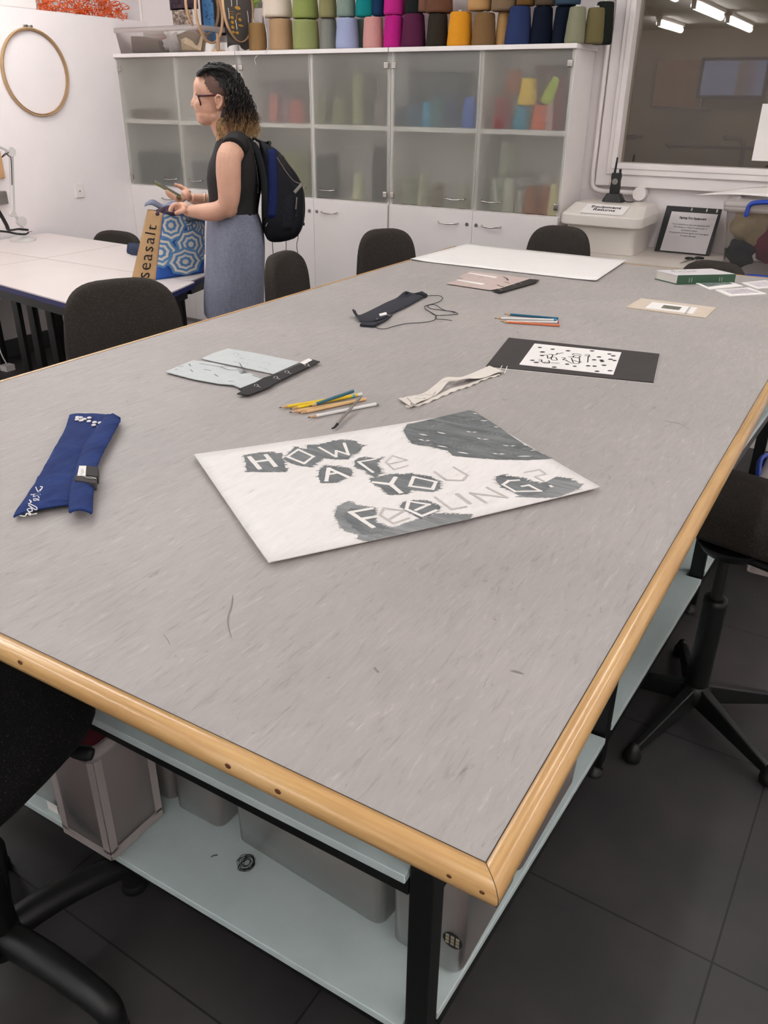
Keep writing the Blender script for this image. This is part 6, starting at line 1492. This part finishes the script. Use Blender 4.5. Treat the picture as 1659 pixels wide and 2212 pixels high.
# skirt
def skm():
    t = NT('blue_grey_linen'); a = t.noise(t.coords((6, 6, .6)), 60, 3, .6); b_ = t.noise(t.coords((1, 1, 6)), 70, 3, .6); c_ = t.noise(t.coords((1, 1, .5)), 9, 4, .6)
    m1 = t.mix(.5, t.ramp(a, [(.3, rgb(100, 103, 122)), (.7, rgb(150, 152, 168))]), t.ramp(b_, [(.3, rgb(104, 107, 126)), (.7, rgb(154, 156, 172))]))
    t.link(t.mix(1, m1, t.ramp(c_, [(.35, (.9, .9, .9, 1)), (.65, (1.08, 1.08, 1.08, 1))]), 'MULTIPLY'), t.b.inputs['Base Color']); t.b.inputs['Roughness'].default_value = .9; t.bump(c_, .5, .012); return t.m
sk_rows = [(456, 452, 556, .152), (463, 450.5, 559, .158), (480, 447.5, 567, .174), (513, 446.5, 572.5, .188), (550, 447, 573.5, .19), (590, 444, 573, .19), (625, 441, 572, .188), (660, 440.5, 571.5, .188), (676, 441, 571, .188)]
rg = prof_rings(sk_rows, .88, 1.0, 72)
for k, r_ in enumerate(rg):
    for i in range(72):
        a = 2*pi*i/72; n_ = Fd*cos(a)+Yd*sin(a); amp_ = (.0035*sin(a*22) if k < 3 else 0)*(1-k/3)+.004*sin(a*5+k*.4)*min(1, k/3)+.003*noise.noise(Vector((a*2, k*1.3, 0)))
        r_[i] = r_[i]+n_*amp_
skt = build('skirt', MB().loft(rg, True), skm(), person, sub=1)
# hair: strands that wave and curl, dark with blond tips
def hairm():
    t = NT('dark_hair_blond_tips'); tc = t.node('ShaderNodeTexCoord'); sx = t.node('ShaderNodeSeparateXYZ'); t.link(tc.outputs['Object'], sx.inputs[0])
    nz = t.noise(tc.outputs['Object'], 55, 3, .6); ad = t.node('ShaderNodeMath', operation='MULTIPLY_ADD'); t.link(nz, ad.inputs[0]); ad.inputs[1].default_value = -.19; t.link(sx.outputs[2], ad.inputs[2])
    mr = t.node('ShaderNodeMapRange'); t.link(ad.outputs[0], mr.inputs[0]); mr.inputs[1].default_value = 1.23; mr.inputs[2].default_value = 1.45
    t.link(t.ramp(mr.outputs[0], [(.0, rgb(196, 160, 112)), (.30, rgb(158, 122, 80)), (.46, rgb(78, 54, 38)), (.58, rgb(36, 28, 25)), (1, rgb(27, 22, 21))]), t.b.inputs['Base Color'])
    t.b.inputs['Roughness'].default_value = .42; t.b.inputs['Specular IOR Level'].default_value = .35; return t.m
hair = MB()
hc_ = PW(474, 196)
# scalp cap behind the hairline
cap = MB().sphere((0, 0, 0), 1, 40, 24, (1, 1, 1))
keep = []
for p in cap.v: keep.append(p)
def scal(d, k=1.0): return hc_+Fd*d.x*.101*k+Yd*d.y*.077*k+Vector((0, 0, d.z*.094*k))
fs = []
for f in cap.f:
    c_ = sum((cap.v[i] for i in f), Vector())/len(f)
    front_lim = .80 if c_.z > .60 else (.34-1.0*(.60-c_.z) if c_.z > .0 else -.27)
    if c_.x < front_lim and not (c_.z > .55 and c_.x > .80): fs.append(f)
hair.add([scal(p, 1.015+.02*max(0, p.z)) for p in cap.v], fs, True)
def strand(root, ctrl, end, amp, turns, rad, ph):
    P_ = bez([root]+ctrl+[end], 7); n = len(P_); out = []
    for i, p in enumerate(P_):
        t_ = i/(n-1); d = (P_[min(i+1, n-1)]-P_[max(i-1, 0)]).normalized(); x = d.orthogonal().normalized(); y = d.cross(x)
        a = ph+turns*2*pi*t_; k = amp*(.15+.85*t_**1.2)
        out.append(p+(x*cos(a)+y*sin(a))*k)
    rr_ = [rad*(1 if i < n*.7 else lerp(1, .35, (i/(n-1)-.7)/.3)) for i in range(n)]
    hair.tube(out, rr_, 5, cap=False)
RH = random.Random(5)
for i in range(1000):
    # roots over crown and back
    while True:
        d = Vector((RH.gauss(0, 1), RH.gauss(0, 1), RH.gauss(0, 1))).normalized()
        if d.z > .55 and d.x < .78: break
        if -.35 < d.z <= .55 and d.x < -.32: break
    root = scal(d, 1.0)
    sy = 1 if d.y > 0 else -1
    back = RH.random()**.8
    yy = sy*(RH.uniform(.02, .10))*(1.05-.35*back)
    vb_ = RH.uniform(258, 300)-8*(back < .2)
    ue = lerp(489, 558, back)
    um_ = lerp(489, 543, back**.9); vm_ = lerp(215, 232, RH.random())
    top_p = scal(Vector((min(d.x, .45)-.25, d.y*1.1, max(d.z, .1))).normalized(), 1.05+.06*RH.random())
    c1 = PW(lerp(491, 527, back), RH.uniform(185, 205), yy*1.0)
    strand(root, [top_p, c1, PW(um_, vm_, yy*1.08)], PW(ue+RH.uniform(-6, 5), vb_, yy), RH.uniform(.005, .015), RH.uniform(4, 9), RH.uniform(.0013, .0025), RH.uniform(0, 6))
for i in range(160):    # front sweep over the crown
    y0 = RH.uniform(-.055, .06)
    strand(PW(RH.uniform(424, 440), RH.uniform(160, 166), y0), [PW(RH.uniform(436, 446), RH.uniform(148, 154), y0*1.05), PW(464, RH.uniform(143.5, 149), y0*1.1), PW(496, RH.uniform(154, 164), y0*1.2)], PW(520, RH.uniform(188, 200), y0*1.35), .003, 3, .0024, RH.uniform(0, 6))
for i in range(46):    # lock in front of the near shoulder
    sy = 1 if i % 3 else -1
    strand(PW(RH.uniform(484, 490), 232, sy*.073), [PW(RH.uniform(477, 486), 252, sy*.078), PW(RH.uniform(468, 485), 270, sy*.085)], PW(RH.uniform(464, 490), RH.uniform(284, 306), sy*RH.uniform(.07, .11)), RH.uniform(.004, .008), RH.uniform(2, 4), .0028, RH.uniform(0, 6))
build('hair', hair, hairm(), person)
# closely cropped side above the ear
ch_ = PW(468, 194); shv = MB(); base_ = MB().sphere((0, 0, 0), 1, 90, 60)
vv_ = [ch_+Fd*p.x*.099*1.018+Yd*p.y*.074*1.035+Vector((0, 0, p.z*.090*1.018)) for p in base_.v]; sf_ = []
for f_ in base_.f:
    c_ = sum((base_.v[i] for i in f_), Vector())/len(f_)
    if abs(c_.y) < .25: continue
    u_ = 468-c_.x*46.5; v_3 = 194-c_.z*42.5
    lim = 442 if v_3 < 163 else (lerp(442, 447, (v_3-163)/22) if v_3 < 185 else (lerp(447, 456, (v_3-185)/15) if v_3 < 200 else lerp(456, 470, (v_3-200)/6)))
    if v_3 < 206 and u_ > lim and u_ < 492: sf_.append(f_)
shv.add(vv_, sf_, True)
sm_ = NT('cropped_dark_hair'); a_ = sm_.noise(sm_.coords((1, 1, 2)), 300, 3, .6)
sm_.link(sm_.ramp(a_, [(.3, rgb(62, 44, 38)), (.7, rgb(118, 84, 70))]), sm_.b.inputs['Base Color']); sm_.b.inputs['Roughness'].default_value = .7
build('cropped_hair', shv, sm_.m, person, label='closely cropped dark hair above the ear')
# glasses
gm = mat('dark_red_acetate', (74, 18, 24), .25)
gl = MB()
for sy in (1, -1):
    yc = sy*.033; pts = []
    for a in range(20):
        th_ = 2*pi*a/20; yy = yc+.027*sup(cos(th_), .7); vv = 216+12.0*sup(-sin(th_), .7); uu = 420.5+ (vv-204)*.32+ abs(yy)*110
        pts.append(PW(uu, vv, yy))
    gl.tube(pts, .0034, 8, closed=True)
    gl.tube([PW(426.5, 206.5, sy*.060), PW(440, 206.5, sy*.069), PW(455, 206, sy*.076), PW(468, 206, sy*.081), PW(474, 210, sy*.080)], [.0050, .0046, .0042, .0034, .0028], 8)
gl.tube([PW(420.5, 208, .008), PW(419.8, 207, 0), PW(420.5, 208, -.008)], .0034, 8)
build('glasses', gl, gm, person)
build('bracelet', MB().tube([PW(405+1.4*cos(a), 456.5, .106)+(Vector((0, 0, 1))*cos(a)+Yd*sin(a))*.0265 for a in [2*pi*i/24 for i in range(24)]], .0011, 6, True), mat('gold_bracelet', (190, 150, 100), .3, .8), person)
build('cuff_bracelet', MB().tube([PW(442+2*cos(a), 434, -.133)+(Vector((0, 0, 1))*cos(a)+Yd*sin(a))*.036 for a in [2*pi*i/24 for i in range(24)]], .003, 6, True), mat('pale_gold_cuff', (226, 206, 176), .25, .7), person)
# phone in the right hand
ph = thing('phone', 'smartphone in a green case held up in the right hand', 'phone', PW(362, 409, -.07))
pa, pb_ = PW(333.7, 393, -.072), PW(391, 426, -.072); pd = (pb_-pa).normalized(); pn = pd.cross(Yd).normalized()
if pn.z < 0: pn = -pn
hy = Yd*.036
build('phone_case', MB().hull8([pa-hy-pn*.005, pb_-hy-pn*.005, pb_+hy-pn*.005, pa+hy-pn*.005], [pa-hy+pn*.0045, pb_-hy+pn*.0045, pb_+hy+pn*.0045, pa+hy+pn*.0045]), mat('olive_green_case', (116, 116, 66), .45, var=.05), ph, bevel=.003, seg=3)
build('phone_screen', MB().hull8([pa+pd*.004-hy*.92+pn*.0046, pb_-pd*.004-hy*.92+pn*.0046, pb_-pd*.004+hy*.92+pn*.0046, pa+pd*.004+hy*.92+pn*.0046], [pa+pd*.004-hy*.92+pn*.0052, pb_-pd*.004-hy*.92+pn*.0052, pb_-pd*.004+hy*.92+pn*.0052, pa+pd*.004+hy*.92+pn*.0052]), mat('dark_phone_glass', (24, 24, 28), .1), ph)

# ---- backpack on her back
bk = thing('backpack', 'black and navy backpack worn on the woman\'s back with dangling cords', 'backpack', PW(605, 515))
ol = [(560, 303), (584, 314), (605, 330), (621, 351), (637, 372), (649, 396), (655, 425), (655, 461), (648, 490), (632, 510), (589, 518), (570, 503), (566, 450), (568, 390), (564, 340)]
olf = [FZ(u, v, 0) for u, v in ol]; olp = bez([Vector((a, b, 0)) for a, b in olf+[olf[0]]], 3)[:-1]; cc = sum(olp, Vector())/len(olp)
def slice_(y, k): return [LW(cc.x+(p.x-cc.x)*k, y, cc.z*0+cc.y+(p.y-cc.y)*k) for p in olp]
ys = [(-.150, .55), (-.146, .80), (-.13, .93), (-.10, .985), (0, 1.0), (.10, .985), (.13, .93), (.146, .80), (.150, .55)]
bkm2 = fabric('black_nylon', (28, 29, 33), (58, 60, 66), .62, 300, .6)
nvm = fabric('navy_nylon', (26, 38, 84), (44, 58, 108), .6, 300, .6)
mb = MB().loft([slice_(y, k) for y, k in ys]); build('main_bag', mb, bkm2, bk)
def on(u, v, y=.150): return PW(u, v, y)
build('side_panel', MB().grid(lambda s, t: on(lerp(578, 596, s)+3*sin(t*3), lerp(322, 470, t), .146+.010*sin(pi*s)*sin(pi*min(1, t+.02))), 6, 16, .004), nvm, bk, label='navy side panel')
build('shoulder_strap', MB().tube(bez([on(545, 312, .095), on(556, 330, .12), on(568, 370, .135), on(573, 420, .14), on(575, 470, .13)], 6), .017, 10, flat=.35), bkm2, bk)
build('grab_handle', MB().tube(bez([PW(547, 301, .03), PW(550, 297, .02), PW(556, 303, .01), PW(572, 309, .01), PW(583, 307, .02), PW(582, 314, .03)], 5), .006, 8), 'black_plastic', bk)
build('side_pocket', MB().grid(lambda s, t: on(lerp(604, 648, s)-5*t, lerp(415, 497, t)+6*(1-s)*(1-t), .130+.026*sin(pi*s)*(.6+.4*sin(pi*t))), 8, 8, .004), fabric('black_pocket_mesh', (36, 37, 42), (66, 68, 76), .6, 260), bk)
build('upper_panel', MB().grid(lambda s, t: on(lerp(592, 612, s)+32*t*(.8+.2*s), lerp(336, 402, t)-7*(1-s)*0, .146-.006*t), 6, 10, .003), fabric('charcoal_nylon', (52, 50, 50), (80, 78, 76), .6, 300), bk, label='charcoal upper panel')
build('reflective_strap', MB().tube([on(636, 416, .160), on(652, 398, .150)], .0075, 8, flat=.3), mat('grey_reflective_tape', (128, 122, 112), .5), bk)
build('piping', MB().tube(bez([on(598, 340, .150), on(620, 374, .150), on(636, 392, .150), on(654, 398, .140)], 5), .0022, 6), mat('grey_piping', (120, 104, 100), .6), bk)
for pts in ([(654, 408), (656, 430), (655, 455), (656, 481)], [(643, 425), (641, 450), (640, 462)]):
    build('cord', MB().tube(bez([on(u, v, .158) for u, v in pts], 5), .0018, 6).cyl(on(*pts[-1], .158), on(pts[-1][0], pts[-1][1]+6, .158), .0045, n=10), 'black_plastic', bk)
for pts in ([(643, 497), (644, 512), (641, 530), (644, 552)], [(618, 514), (618, 530), (618, 552)], [(588, 517), (589, 535), (591, 556)]):
    build('cord', MB().tube(bez([on(u, v, .10) for u, v in pts], 5), .0016, 6).cyl(on(*pts[-1], .10), on(pts[-1][0], pts[-1][1]+4, .10), .004, n=10), 'black_plastic', bk)
build('zip_pull', MB().tube([on(641, 426, .165), on(639, 452, .165)], .003, 6), 'dull_metal', bk)
build('small_logo', MB().tube([on(574, 489, .150), on(578, 481, .150)], .0022, 6), 'dull_metal', bk)
